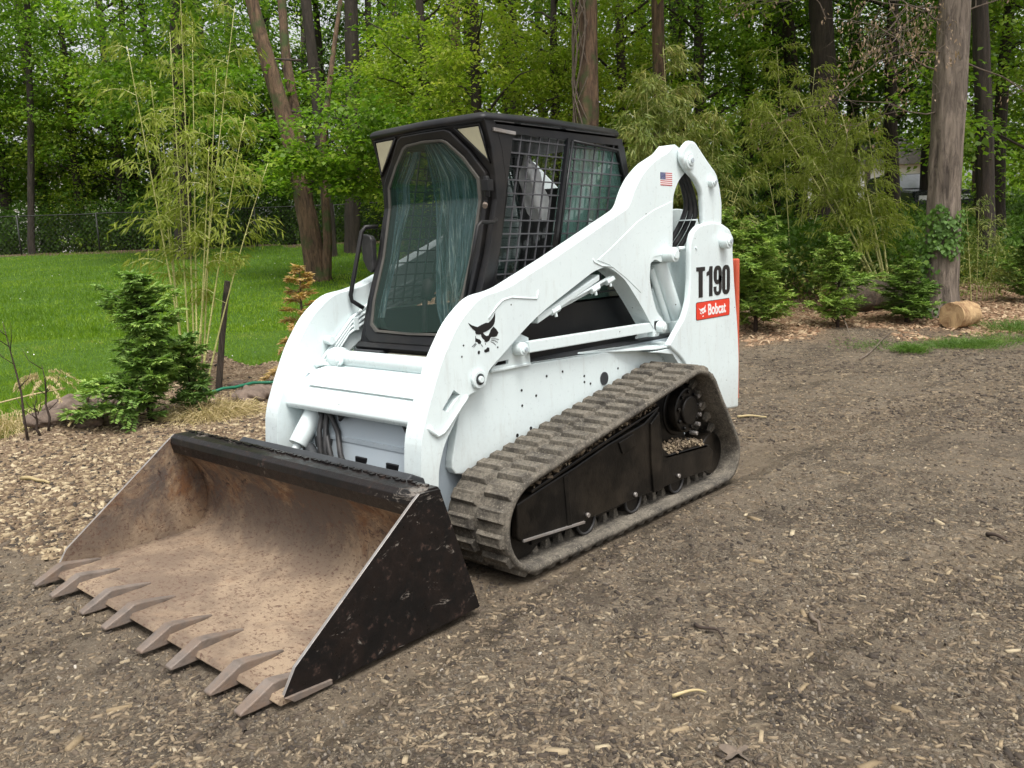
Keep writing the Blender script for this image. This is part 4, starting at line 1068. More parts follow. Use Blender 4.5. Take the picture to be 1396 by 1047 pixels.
def wheel(name, c, r, y0, y1, m, parent, bolts=0, ring_r=None):
    b = MB(); b.disc_y(c, r, y0, y1, 36); o = b.build(name, m, parent, .006, 2)
    return o
idl = wheel('front_idler', (.205,.226), .170, .60, .745, BLACK, loader)
b = MB(); b.disc_y((.205,.226), .05, .745, .765, 20); b.build('idler_hub', BLACK, idl, .004)
wheel('rear_idler', (-1.405,.168), .115, .60, .74, BLACK, loader)
for x in (-.20,-.58,-.98):
    o = wheel('track_roller', (x,.120), .070, .58, .765, BLACK, loader)
    b = MB()
    b.tube([(x+.066*math.cos(a), .768, .120+.066*math.sin(a)) for a in [2*math.pi*k/28 for k in range(29)]], .007, 6, False)
    b.build('roller_rim', HOSE, o)
    b = MB(); b.disc_y((x+.02,.150), .011, .79, .803, 6); b.build('roller_bolt', STEEL, o)
spk_ = MB(); cx, cz = -1.095, .452
gear = []
for k in range(15):
    for da_, r_ in ((-.14,.165),(-.06,.198),(.06,.198),(.14,.165)):
        a = 2*math.pi*k/15+da_; gear.append((cx+r_*math.cos(a), cz+r_*math.sin(a)))
spk_.prism(gear, XZ, .655, .690)
spr = spk_.build('drive_sprocket', BLACK, loader, .003)
b = MB(); hx_, hz_2 = -1.12, .462; b.disc_y((hx_,hz_2), .140, .60, .70, 36); b.disc_y((hx_,hz_2), .118, .70, .755, 36); b.disc_y((hx_,hz_2), .075, .755, .775, 28); b.build('hub_motor', BLACK, spr, .006, 2)
b = MB()
for k in range(9):
    a = 2*math.pi*k/9+.2; b.disc_y((hx_+.098*math.cos(a), hz_2+.098*math.sin(a)), .010, .755, .768, 6)
b.build_each('hub_bolt', BLACK, spr)
for k in range(6):
    a = R(-55+16*k); c_ = (cx+.188*math.cos(math.pi-a), cz+.188*math.sin(math.pi-a)-.02)
    b = MB(); b.disc_y(c_, .012, .70, .745, 10); b.build('sprocket_roller', STEEL, spr, .002)
for o in (beltL, tframe, idl, spr): mirrored(o)
for o in list(loader.children):
    if o.name.startswith(('rear_idler','track_roller')): mirrored(o)
# chips and dirt lodged on the track frame
def slab_cloud(name, pos, m, sizes, flat=.9, kind='stuff', parent=None, seed=1, nrm=None, thick=.18):
    r_ = np.random.default_rng(seed); n = len(pos); pos = np.asarray(pos, float)
    d = unit(np.stack([r_.normal(size=n), r_.normal(size=n), r_.normal(size=n)*(1-flat)], 1))
    nv = unit(np.stack([r_.normal(size=n)*(1-flat)*1.2, r_.normal(size=n)*(1-flat)*1.2, np.ones(n)], 1))
    s = unit(np.cross(nv, d)); nv = np.cross(d, s)
    ln = sizes[:, :1]; wd = sizes[:, 1:2]; th = np.minimum(wd*thick*2, .008)
    top = [pos + d*ln*a*.5*r1 + s*wd*b*.5*r2 + nv*th for a, b, r1, r2 in ((-1,-1,r_.uniform(.7,1.1,(n,1)),r_.uniform(.6,1.1,(n,1))),(1,-1,r_.uniform(.7,1.1,(n,1)),r_.uniform(.5,1.,(n,1))),(1,1,r_.uniform(.7,1.1,(n,1)),r_.uniform(.5,1.,(n,1))),(-1,1,r_.uniform(.7,1.1,(n,1)),r_.uniform(.6,1.1,(n,1))))]
    bt = [t_ - nv*th*2.2 for t_ in top]
    V = np.stack(top+bt, 1).reshape(-1, 3)
    base = (np.arange(n)*8)[:, None]
    fq = np.array([[0,1,2,3],[0,4,5,1],[1,5,6,2],[2,6,7,3],[3,7,4,0]])
    Fq = (base[:, :, None] + fq[None]).reshape(-1, 4)
    me = bpy.data.meshes.new(name)
    me.vertices.add(len(V)); me.vertices.foreach_set('co', V.astype(np.float32).ravel())
    me.loops.add(len(Fq)*4); me.loops.foreach_set('vertex_index', Fq.astype(np.int32).ravel())
    me.polygons.add(len(Fq)); me.polygons.foreach_set('loop_start', np.arange(0, len(Fq)*4, 4, dtype=np.int32)); me.polygons.foreach_set('loop_total', np.full(len(Fq), 4, dtype=np.int32))
    me.materials.append(m); me.update(calc_edges=True)
    return mobj(name, me, parent, kind=kind)
def sizes_(n, a, b, ra, rb, seed):
    r_ = np.random.default_rng(seed); ln = a+(b-a)*r_.random((n,1))**2.2; return np.hstack([ln, ln*r_.uniform(ra, rb, (n,1))])
r_ = np.random.default_rng(3)
pp = []
for k in range(2600):
    if k < 1500:
        x = r_.uniform(-.76,.18); y = r_.uniform(.64,.795); z = .358+(.20-x)*.196+r_.uniform(-.004,.018)+.012*math.exp(-((y-.72)/.05)**2)
    else:
        x = r_.uniform(-1.24,-.87); y = r_.uniform(.62,.785); z = .262+.0*x+r_.uniform(0,.02)+.045*math.exp(-((x+1.02)/.13)**2)*r_.random()
    pp.append((x, y, z))
slab_cloud('lodged_wood_chips', pp, CHIPS, sizes_(2600, .006, .030, .2, .6, 5), .5, 'stuff', loader, 5)

# ================================================================== VEGETATION BUILDERS
def crown_mesh(name, n_clump, per, rad, z0, z1, leaf, m, seed, flat=.35, cl=(.45,.95), shape='round'):
    r = np.random.default_rng(seed)
    t = r.random(n_clump); z = z0 + (z1-z0)*t
    env = np.sin(np.pi*np.clip(.12+.80*t, 0, 1))**.6 if shape == 'round' else (1-t*.75)
    th = r.random(n_clump)*2*np.pi; rr_ = rad*env*np.sqrt(r.uniform(.06, 1, n_clump))*(1+.25*np.sin(3*th+seed))
    cc = np.stack([rr_*np.cos(th), rr_*np.sin(th), z], 1)
    keep_ = vnoise(cc[:,0]+cc[:,2]*.7+20, cc[:,1]-cc[:,2]*.9+20, .50, seed) > .42
    cc = cc[keep_]; th = th[keep_]; n_clump = len(cc)
    cs_ = r.uniform(*cl, n_clump)
    c = np.repeat(cc, per, 0); s = np.repeat(cs_, per)[:, None]
    out = np.repeat(np.stack([np.cos(th), np.sin(th), np.full(n_clump, -.25)], 1), per, 0)
    g = r.normal(size=(len(c), 3)); g[:, 2] *= flat
    p = c + g*s*.55 - out*[0,0,0]
    p[:, 2] -= .10*np.sum(g[:, :2]**2, 1)*s[:, 0]*.5
    d = unit(g*[1,1,.3] + r.normal(size=p.shape)*.5 + [0,0,-.45])
    nv = unit(np.stack([r.normal(size=len(p))*.45, r.normal(size=len(p))*.45, np.ones(len(p))], 1))
    ln = leaf*r.uniform(.6, 1.25, len(p))
    return quads_mesh(name, leaf_quads(p, d, nv, ln, ln*r.uniform(.55,.8,len(p))), m)
def trunk_mb(path, radii, n=14, seed=0, ridge=.06):
    mb = MB(); mb.tube(path, radii, n, True, True)
    rn = random.Random(seed)
    mb.v = [(x+rn.uniform(-1,1)*ridge*radii[0]*.5, y+rn.uniform(-1,1)*ridge*radii[0]*.5, z) for x, y, z in mb.v]
    return mb
def limb_paths(rn, base_h, top_h, n, reach, lean=(0,0)):
    out = []
    for k in range(n):
        h = base_h+(top_h-base_h)*k/n; a = rn.uniform(0, 2*math.pi); ln = reach*rn.uniform(.6,1.1)*(1-.4*k/n)
        px = lean[0]*h; py = lean[1]*h
        out.append([(px+math.cos(a)*ln*t_, py+math.sin(a)*ln*t_, h+ln*(.55*t_-.12*t_*t_)+.15*math.sin(6*t_+k)*t_) for t_ in (0,.25,.5,.75,1)])
    return out
CROWNS = [crown_mesh('crown', 400, 52, 3.3, .6, 10.5, .15, MAPLE, 11), crown_mesh('crown', 400, 52, 3.0, -1.2, 9.5, .14, MAPLE, 12, .3),
          crown_mesh('crown', 340, 52, 3.6, 1.6, 11.5, .16, MAPLE, 13, .3, (.5,1.2)), crown_mesh('crown', 270, 60, 2.4, -.4, 6.5, .13, MAPLE, 14, .28, (.4,.8))]
TR = []
for k in range(3):
    rn = random.Random(k+5); lean = (rn.uniform(-.04,.04), rn.uniform(-.04,.04))
    pth = [(lean[0]*z+.10*math.sin(z*.5+k), lean[1]*z+.10*math.cos(z*.4+k), z) for z in (-.4,.0,.6,1.5,3,5,7.5,10,12.5)]
    mb = trunk_mb(pth, [.30,.26,.21,.19,.17,.15,.12,.08,.03], 12, k)
    for lp in limb_paths(rn, 2.2, 9.5, 13, 2.8, lean): mb.tube(lp, [.055,.045,.032,.02,.008], 5)
    TR.append(mb)
TRM = []
def far_tree(px, d, ground=True, sc=1., ci=0, ti=0, leafm=MAPLE, bark=BARKD, label='', group=None, name='leafy_tree', rot=None, dz=0., tsc=1.):
    p = spot(px, 336, d); x, y = p.x, p.y; z = gz(x, y)
    t = thing(name, label, 'tree', (x, y, z), group)
    rz = random.uniform(0, 6.28) if rot is None else rot
    if len(TRM) < 3:
        for q in TR: ob = q.build('trunk', BARKD, None); TRM.append(ob.data); bpy.data.objects.remove(ob)
    tr_ = mobj('trunk', TRM[ti], t, m=bark); tr_.scale = (sc*tsc, sc*tsc, sc); tr_.rotation_euler = (0,0,rz)
    cr = mobj('crown', CROWNS[ci], t, m=leafm); cr.scale = (sc, sc, sc*random.uniform(.9,1.1)); cr.rotation_euler = (0,0,rz+1); cr.location = (0,0,1.2*sc+dz)
    return t
def bamboo_leaves(pts, dirs, r, per, ln, droop=.8):
    n = len(pts)*per
    c = np.repeat(pts, per, 0) + r.normal(size=(n,3))*[.05,.05,.04]
    d = unit(np.repeat(dirs, per, 0)*.7 + r.normal(size=(n,3))*.55 + [0,0,-droop])
    nv = unit(r.normal(size=(n,3))+[0,0,.6])
    l_ = ln*r.uniform(.6,1.2,n)
    return leaf_quads(c, d, nv, l_, l_*.14+.002, .05)
def bamboo(name, label, x, y, culms, ln, per, leafm, seed, br=(.35,.7), rad=.011, ndens=1., culm_m=None, zlow=.25, group=None):
    "culms: list of (dx0, dy0, dx1, dy1, height, bend)"
    r = np.random.default_rng(seed); z = gz(x, y); t = thing(name, label, 'bamboo', (x, y, z), group); Q = []; bmb = MB()
    for cu in culms:
        x0, y0, x1, y1, h, bend = cu; mb = MB(); path = []; K = 14
        for i in range(K+1):
            q = i/K; path.append(Vector((x0+(x1-x0)*(q+bend*q*q*.5), y0+(y1-y0)*(q+bend*q*q*.5), h*q*(1-.08*q*q*abs(bend)))))
        mb.tube(path, [rad*(1-.75*i/K) for i in range(K+1)], 7)
        for i in range(1, K*2):
            q = i/(K*2); j = int(q*K); p = path[j].lerp(path[min(j+1,K)], q*K-j)
            rn_ = rad*(1-.75*q)*1.22; mb.cyl(p-Vector((0,0,.004)), p+Vector((0,0,.004)), rn_, 7)
        mb.build('culm', culm_m or CULM, t)
        nb = int(22*ndens*h/4)
        for k in range(nb):
            q = zlow+(1-zlow)*(k+r.random())/nb; j = min(int(q*K), K-1); p = np.array(path[j].lerp(path[j+1], q*K-j))
            a = r.random()*2*np.pi; bl = r.uniform(*br)*(1-.45*q)
            e = [p+np.array([math.cos(a)*bl*u, math.sin(a)*bl*u, bl*(.75*u-.75*u*u)]) for u in (0,.3,.6,.85,1.)]
            bmb.tube([Vector(v) for v in e], [.0035,.003,.0025,.002,.001], 3, False)
            pts_ = []; dd = []
            for u in np.linspace(.25, 1, 7):
                i0 = np.array(e[0])*(1-u)+np.array(e[-1])*u+np.array([0,0,bl*.75*(u-u*u)])
                pts_.append(i0); dd.append([math.cos(a), math.sin(a), -.2])
            Q.append(bamboo_leaves(np.array(pts_), np.array(dd), r, per, ln))
    bmb.build('branches', culm_m or CULM, t, kind='stuff')
    mobj('leaves', quads_mesh('leaves', np.concatenate(Q), leafm), t, kind='stuff')
    return t
def conifer_mesh(seed, h, rad, nb, m, up_=.25, dense=1., tip=.9):
    "a young conifer: tiers of drooping feathery sprays"
    r = np.random.default_rng(seed); Q = []; stem = MB()
    stem.tube([(0,0,-.05),(.01,0,h*.4),(-.01,.01,h*.75),(0,.02,h)], [.02*h+.004,.014*h,.008*h,.003], 7)
    for k in range(nb):
        q = (k+.5)/nb; z = h*(.04+.94*q); a = k*2.399+r.normal()*.3; ln = rad*(1-q)**.6*(.72+.38*math.sin(2*a+seed)*math.sin(5*q+seed))*r.uniform(.35,1.3)+.05
        dx, dy = math.cos(a), math.sin(a); lift = up_*r.uniform(.5,1.5)+.5*q
        def B(u): return np.array([dx*ln*u, dy*ln*u, z+ln*(lift*u-.42*u*u)])
        stem.tube([Vector(B(u)) for u in (0,.5,1)], [.006,.004,.001], 3, False)
        nt = max(5, int(11*dense*ln/rad)+4); side = np.array([-dy, dx, 0])
        for i in range(nt):
            u = .15+.85*(i+.5)/nt; b0 = B(u)
            for sg in (-1, 1):
                tl = ln*.42*(1.1-u)*r.uniform(.7,1.2)+.02
                td = unit(side*sg + np.array([dx,dy,0])*.75 + np.array([0,0,.10+.45*r.normal()]))
                m_l = max(4, int(tl/.016)); w_ = np.linspace(.05, 1, m_l)[:, None]
                base = b0 + td*tl*w_ - np.array([0,0,.25])*(w_*tl)**2*2
                for s2 in (-1, 1):
                    ld = unit(td*.8 + np.cross(td, [0,0,1.])*s2*.9 + r.normal(size=(m_l,3))*.15)
                    l_ = (.022+.022*(1-w_[:,0]))*r.uniform(.8,1.3,m_l)*tip
                    Q.append(leaf_quads(base, ld, np.tile([0,0,1.],(m_l,1))+r.normal(size=(m_l,3))*.3, l_, l_*.34, .03))
    return quads_mesh('foliage', np.concatenate(Q), m), stem
def conifer(name, label, x, y, mesh, stem_me, sc=1., rz=0., leafm=None, cat='conifer', group=None, sz=1.):
    t = thing(name, label, cat, (x, y, gz(x, y)), group)
    for nm, me in (('foliage', mesh), ('stem', stem_me)):
        o = mobj(nm, me, t); o.scale = (sc, sc, sc*sz); o.rotation_euler = (0,0,rz)
        if nm == 'foliage' and leafm: o.material_slots[0].link = 'OBJECT'; o.material_slots[0].material = leafm
    return t
def stem_me(mb, m): o = mb.build('stem', m); me = o.data; bpy.data.objects.remove(o); return me

# ================================================================== THE PLACE BEHIND
# ---- twin-trunk tree on the lawn
def big_tree(name, label, trunks, bark, rbase, base_xy, seed, n=18, ivy=None):
    x, y = base_xy; z = gz(x, y); t = thing(name, label, 'tree', (x, y, z))
    for k, (path, radii) in enumerate(trunks):
        P_ = [Vector((p.x-x, p.y-y, p.z-z)) for p in path]
        # resample and roughen so the bark has real ridges
        mb = MB(); fine = []; rad_ = []
        M_ = 16
        for i in range(len(P_)-1):
            for q in range(M_):
                u = q/M_; fine.append(P_[i].lerp(P_[i+1], u)); rad_.append(radii[i]*(1-u)+radii[i+1]*u)
        fine.append(P_[-1]); rad_.append(radii[-1]); nn = 40
        mb.tube(fine, rad_, nn, True, True); vv = []
        for i in range(len(fine)):
            for j in range(nn):
                vx = Vector(mb.v[i*nn+j]); c = fine[i]; o_ = vx-c; a = j/nn*2*math.pi
                rg = float(vnoise(a*3.2*1.5+seed, vx.z*1.2+math.sin(a*2)*.6, 1., seed))*.14+float(vnoise(a*6.3+seed, vx.z*2.6+math.sin(a*3), 1., seed+2))*.14-.14
                vv.append(tuple(c+o_*(1+rg)))
        mb.v = vv
        mb.build('trunk', bark, t)
    return t
def px_path(lst, d): return [spot(px, py, d+dd) for px, py, dd in lst]
d0 = 18.6
b0 = spot(432, 372, d0)
tw = big_tree('leaning_twin_tree', 'big reddish leaning tree with two ivy-flecked trunks standing on the lawn behind the bamboo', [
    (px_path([(436,392,0),(432,372,0),(425,330,0),(412,260,0),(396,190,0),(376,120,0),(358,60,0),(343,0,0),(325,-90,0)], d0), [.33,.26,.215,.19,.178,.165,.15,.135,.11]),
    (px_path([(430,392,.3),(422,300,.3),(415,230,.3),(402,150,.5),(390,80,.7),(384,0,.9),(376,-90,1.)], d0), [.16,.13,.12,.11,.10,.09,.07]),
    (px_path([(444,385,-.1),(447,330,-.1),(443,260,0),(440,200,0),(446,140,.2),(456,60,.6),(470,-40,1.)], d0), [.12,.095,.08,.07,.06,.05,.04])], BARKR, .3, (b0.x, b0.y), 3)
cr = crown_mesh('crown', 110, 55, 2.1, 0, 1, .125, MAPLE, 31, .22, (.35,.7))
# low leafy sprays that hang in front of its trunks
Q = []; r = np.random.default_rng(8); sb = MB(); z_b = gz(b0.x, b0.y)
for (px, py, dd, wd) in ((475,170,-1.5,.9),(520,160,-1.2,1.1),(480,215,-1.4,.8),(418,222,-1.6,.45),(380,245,.4,.5),(530,205,-.9,.8),(330,110,.8,.9),(460,120,.8,.9),(555,175,-.6,.9),(320,175,.4,.8),(490,255,-1,.7),(465,245,-1,.5),(395,215,-1.2,.3)):
    c = spot(px, py, d0+dd); cc = np.array([c.x-b0.x, c.y-b0.y, c.z-z_b])
    for k in range(16):
        q = cc + r.normal(size=3)*[wd*.55, wd*.55, .16]
        p = q + r.normal(size=(46,3))*[.24,.24,.05]
        dv_ = unit(r.normal(size=p.shape)*[1,1,.3]+[0,0,-.3]); nv = unit(r.normal(size=p.shape)*.4+[0,0,1])
        l_ = .12*r.uniform(.6,1.2,len(p)); Q.append(leaf_quads(p, dv_, nv, l_, l_*.7))
    sb.tube([(0,0,cc[2]+.2), tuple(cc*.5+np.array([0,0,cc[2]*.5+.35])), tuple(cc)], [.03,.018,.006], 5)
mobj('crown', quads_mesh('crown', np.concatenate(Q), MAPLE), tw); sb.build('limb', BARKD, tw)

# ---- dark trunks whose crowns close the view
def bare(px, top, base, d, r0, bark, label, ci=2, leafm=MAPLE, crown=True, name='forest_tree', cz=3.2, cs_=1.):
    p = spot(base[0], base[1], d); z = gz(p.x, p.y); 
    path = [Vector((p.x, p.y, z-.3)), p if p.z > z else Vector((p.x, p.y, z+.3)), spot((base[0]+top[0])/2+2, (base[1]+top[1])/2, d), spot(top[0], top[1], d), spot(top[0]+(top[0]-base[0])*.6, top[1]-(base[1]-top[1])*.6, d)]
    t = big_tree(name, label, [(path, [r0*1.35, r0*1.08, r0, r0*.85, r0*.6])], bark, r0, (p.x, p.y), int(px)%17)
    if crown:
        o = mobj('crown', CROWNS[ci], t, m=leafm); o.location = (0,0,cz); o.scale = (cs_,)*3; o.rotation_euler = (0,0,px)
    return t, z
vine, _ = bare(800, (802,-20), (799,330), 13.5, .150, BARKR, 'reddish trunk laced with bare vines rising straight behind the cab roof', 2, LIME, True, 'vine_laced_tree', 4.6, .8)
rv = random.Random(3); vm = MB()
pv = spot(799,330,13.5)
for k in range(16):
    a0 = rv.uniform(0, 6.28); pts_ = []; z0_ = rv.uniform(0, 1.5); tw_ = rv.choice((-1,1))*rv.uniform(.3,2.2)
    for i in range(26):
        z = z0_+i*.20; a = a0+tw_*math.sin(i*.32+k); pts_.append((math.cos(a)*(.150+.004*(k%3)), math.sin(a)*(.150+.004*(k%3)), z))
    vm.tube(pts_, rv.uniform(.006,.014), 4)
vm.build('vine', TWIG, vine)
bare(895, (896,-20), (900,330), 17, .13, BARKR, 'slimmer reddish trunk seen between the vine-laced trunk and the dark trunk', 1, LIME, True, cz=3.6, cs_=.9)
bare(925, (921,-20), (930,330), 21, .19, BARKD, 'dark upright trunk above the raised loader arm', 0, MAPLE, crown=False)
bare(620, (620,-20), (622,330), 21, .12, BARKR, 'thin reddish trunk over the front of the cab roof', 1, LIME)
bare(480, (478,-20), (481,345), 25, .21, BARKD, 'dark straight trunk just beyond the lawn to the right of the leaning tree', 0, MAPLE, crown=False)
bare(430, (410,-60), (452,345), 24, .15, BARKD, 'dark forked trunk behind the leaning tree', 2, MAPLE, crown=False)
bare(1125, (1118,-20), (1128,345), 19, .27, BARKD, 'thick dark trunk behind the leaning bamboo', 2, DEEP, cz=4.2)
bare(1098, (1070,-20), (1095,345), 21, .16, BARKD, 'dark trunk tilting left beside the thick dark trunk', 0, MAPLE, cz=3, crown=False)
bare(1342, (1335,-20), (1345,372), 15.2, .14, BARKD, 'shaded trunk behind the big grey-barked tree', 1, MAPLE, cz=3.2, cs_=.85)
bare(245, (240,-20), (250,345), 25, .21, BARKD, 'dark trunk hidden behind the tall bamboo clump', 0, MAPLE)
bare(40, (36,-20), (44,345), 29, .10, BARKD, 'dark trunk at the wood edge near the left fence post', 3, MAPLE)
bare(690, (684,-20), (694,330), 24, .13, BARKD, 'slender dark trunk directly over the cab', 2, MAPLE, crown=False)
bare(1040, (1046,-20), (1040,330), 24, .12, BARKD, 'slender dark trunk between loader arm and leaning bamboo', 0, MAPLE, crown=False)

# ---- hero tree on the right with ivy and dead twigs
dh = 11.9; bh = spot(1279, 425, dh)
hero = big_tree('grey_barked_tree', 'large grey-barked tree with ivy round its foot beside the cut log', [
    (px_path([(1277,455,0),(1279,425,0),(1281,395,0),(1284,330,0),(1288,250,0),(1293,160,0),(1297,80,0),(1302,0,0),(1306,-110,0)], dh), [.35,.265,.235,.215,.208,.210,.200,.19,.17])], BARK, .25, (bh.x, bh.y), 9)
zb = gz(bh.x, bh.y); r = np.random.default_rng(5); P_ = []; Dv = []; Nv = []
toC = Vector((CAM.x-bh.x, CAM.y-bh.y)).normalized()
for k in range(1050):
    if k < 560: px_ = r.normal(1284, 16); py_ = r.uniform(286, 345)+8*math.sin(px_*.2); 
    elif k < 860: px_ = r.normal(1262, 9); py_ = r.uniform(330, 440)
    else: px_ = r.normal(1272, 22); py_ = r.normal(436, 12)
    a = math.atan2(toC.y, toC.x) + max(-1.5, min(1.5, (px_-1284)/24.))*(1.)
    z = spot(px_, py_, dh).z-zb; rr_ = .26+.05*r.random()+(.12*r.random() if py_ > 420 else 0)
    P_.append((math.cos(a)*rr_, math.sin(a)*rr_, z)); Nv.append((math.cos(a)+r.normal()*.4, math.sin(a)+r.normal()*.4, .5)); Dv.append((r.normal()*.5, r.normal()*.5, -1))
l_ = r.uniform(.04,.08,len(P_))
mobj('ivy', quads_mesh('ivy', leaf_quads(np.array(P_), np.array(Dv), np.array(Nv), l_, l_*.85, .1), IVYM), hero, kind='stuff')
def twigs(root, start, n, seed, m, spread, L0, leafy=None, name='bare_branches'):
    rn = random.Random(seed); mb = MB(); ends = []
    def grow(p, d, ln, r0, lev):
        pts_ = [p]; q = p.copy(); dd = d.copy()
        for i in range(6):
            dd = (dd+Vector((rn.gauss(0,.22), rn.gauss(0,.22), rn.gauss(-.03,.18)))).normalized(); q = q+dd*ln/6; pts_.append(q.copy())
            if lev < 3 and rn.random() < (.75 if lev < 2 else .35):
                grow(q.copy(), (dd+Vector((rn.gauss(0,.6), rn.gauss(0,.6), rn.gauss(-.1,.5)))).normalized(), ln*rn.uniform(.35,.6), r0*.55, lev+1)
        mb.tube(pts_, [r0*(1-.8*i/6) for i in range(7)], 4, False); ends.append(q.copy())
    for s_, d_ in start: grow(Vector(s_), Vector(d_).normalized(), L0*rn.uniform(.8,1.1), .014, 0)
    return mb.build(name, m, root, kind='stuff'), ends
def rel(px, py, d, o): q = spot(px, py, d); return (q.x-o.x, q.y-o.y, q.z-gz(o.x, o.y))
lv3 = Vector((-Rt.x, -Rt.y, .1)); rv3 = Vector((Rt.x, Rt.y, 0))
_, ends = twigs(hero, [(rel(1296,30,dh,bh), lv3+Vector((0,0,.05))),(rel(1293,70,dh,bh), lv3+Vector((0,0,-.25))),(rel(1290,100,dh,bh), lv3+Vector((0,0,-.1))),(rel(1296,10,dh,bh), lv3+Vector((0,0,.3))),(rel(1305,20,dh,bh), rv3),(rel(1305,80,dh,bh), rv3+Vector((0,0,-.1))),(rel(1290,150,dh,bh), lv3+Vector((0,0,-.4)))], 7, 4, TWIG, 1, 1.9)
r = np.random.default_rng(6); E_ = np.array([tuple(e) for e in ends if e.z > 2.2]); E_ = E_[r.random(len(E_)) < .5]
E_ = np.repeat(E_, 6, 0)+r.normal(size=(len(E_)*6,3))*[.04,.04,.07]; l_ = r.uniform(.03,.07,len(E_))
mobj('dry_leaves', quads_mesh('dry_leaves', leaf_quads(E_, r.normal(size=E_.shape)*.4+[0,0,-1], r.normal(size=E_.shape), l_, l_*.4), m_leaf('withered_leaf', [(0.,(.20,.12,.07)),(1.,(.45,.33,.22))], .2)), hero, kind='stuff')
o = mobj('crown', CROWNS[2], hero, m=MAPLE); o.location = (0,0,5.6); o.scale = (.9,.9,.8)

# ---- the wood: rows of leafy trees behind the lawn and the yard
band1 = 'leafy trees along the far side of the lawn'; band2 = 'leafy trees in the wood behind the cab'; band3 = 'leafy trees deep in the wood'
rs = random.Random(21); random.seed(21)
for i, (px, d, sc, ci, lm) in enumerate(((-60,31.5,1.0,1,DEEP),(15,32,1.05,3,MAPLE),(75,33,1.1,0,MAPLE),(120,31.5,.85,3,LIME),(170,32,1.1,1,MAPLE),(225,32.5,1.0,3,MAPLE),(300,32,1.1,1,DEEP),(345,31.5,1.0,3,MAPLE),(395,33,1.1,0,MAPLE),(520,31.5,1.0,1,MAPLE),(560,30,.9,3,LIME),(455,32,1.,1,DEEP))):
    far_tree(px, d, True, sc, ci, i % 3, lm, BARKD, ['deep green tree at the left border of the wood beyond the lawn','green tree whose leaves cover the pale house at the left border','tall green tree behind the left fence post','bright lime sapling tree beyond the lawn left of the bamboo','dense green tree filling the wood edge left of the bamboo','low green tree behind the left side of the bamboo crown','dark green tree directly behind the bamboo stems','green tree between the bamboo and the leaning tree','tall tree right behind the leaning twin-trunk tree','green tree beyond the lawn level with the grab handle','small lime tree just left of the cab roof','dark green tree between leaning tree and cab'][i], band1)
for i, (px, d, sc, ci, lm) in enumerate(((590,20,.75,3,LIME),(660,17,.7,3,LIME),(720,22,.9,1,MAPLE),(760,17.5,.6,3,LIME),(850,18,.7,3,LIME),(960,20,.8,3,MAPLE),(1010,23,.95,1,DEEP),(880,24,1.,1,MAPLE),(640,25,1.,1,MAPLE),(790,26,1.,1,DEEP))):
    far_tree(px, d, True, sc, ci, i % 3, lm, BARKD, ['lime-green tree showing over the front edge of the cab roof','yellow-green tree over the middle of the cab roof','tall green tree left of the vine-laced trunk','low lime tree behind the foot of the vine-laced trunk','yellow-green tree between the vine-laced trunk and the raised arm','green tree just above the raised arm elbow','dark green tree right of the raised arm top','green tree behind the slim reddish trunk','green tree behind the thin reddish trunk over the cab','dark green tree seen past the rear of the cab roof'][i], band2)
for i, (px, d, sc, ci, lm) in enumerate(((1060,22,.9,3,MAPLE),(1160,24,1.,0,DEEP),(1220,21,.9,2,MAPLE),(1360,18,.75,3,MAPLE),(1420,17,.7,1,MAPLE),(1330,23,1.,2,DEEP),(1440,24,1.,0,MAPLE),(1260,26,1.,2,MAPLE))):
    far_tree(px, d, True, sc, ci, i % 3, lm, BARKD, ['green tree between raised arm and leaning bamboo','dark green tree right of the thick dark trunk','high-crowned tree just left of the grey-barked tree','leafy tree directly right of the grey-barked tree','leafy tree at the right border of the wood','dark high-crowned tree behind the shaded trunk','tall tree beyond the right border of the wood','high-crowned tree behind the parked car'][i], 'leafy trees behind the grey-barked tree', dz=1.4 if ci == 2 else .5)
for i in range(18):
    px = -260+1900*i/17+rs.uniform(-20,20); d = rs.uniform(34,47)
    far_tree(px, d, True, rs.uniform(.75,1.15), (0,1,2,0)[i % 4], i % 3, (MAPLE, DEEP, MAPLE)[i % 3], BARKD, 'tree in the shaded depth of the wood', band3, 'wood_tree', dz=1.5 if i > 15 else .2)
# far-off wood that reads as one mass
r = np.random.default_rng(77); nf = 90000
ld = r.uniform(52, 75, nf); ll_ = r.uniform(-1.5, 1.5, nf)*ld; zt = r.random(nf)**1.4*9.5*(1-.5*vnoise(ll_, ld, .2, 3))
fx, fy = CAM.x+H.x*ld+Rt.x*ll_, CAM.y+H.y*ld+Rt.y*ll_
keep = vnoise(ll_, zt, .35, 9)+.35*vnoise(ll_, zt, 1.3, 5) > .42
p = np.stack([fx, fy, 1.4+zt], 1)[keep]; n_ = len(p)
l_ = r.uniform(.35,.6,n_)
mobj('far_woods', quads_mesh('far_woods', leaf_quads(p, unit(r.normal(size=p.shape)+[0,0,-.5]), unit(r.normal(size=p.shape)*.5+[0,0,1]), l_, l_*.7), MAPLE), kind='stuff')
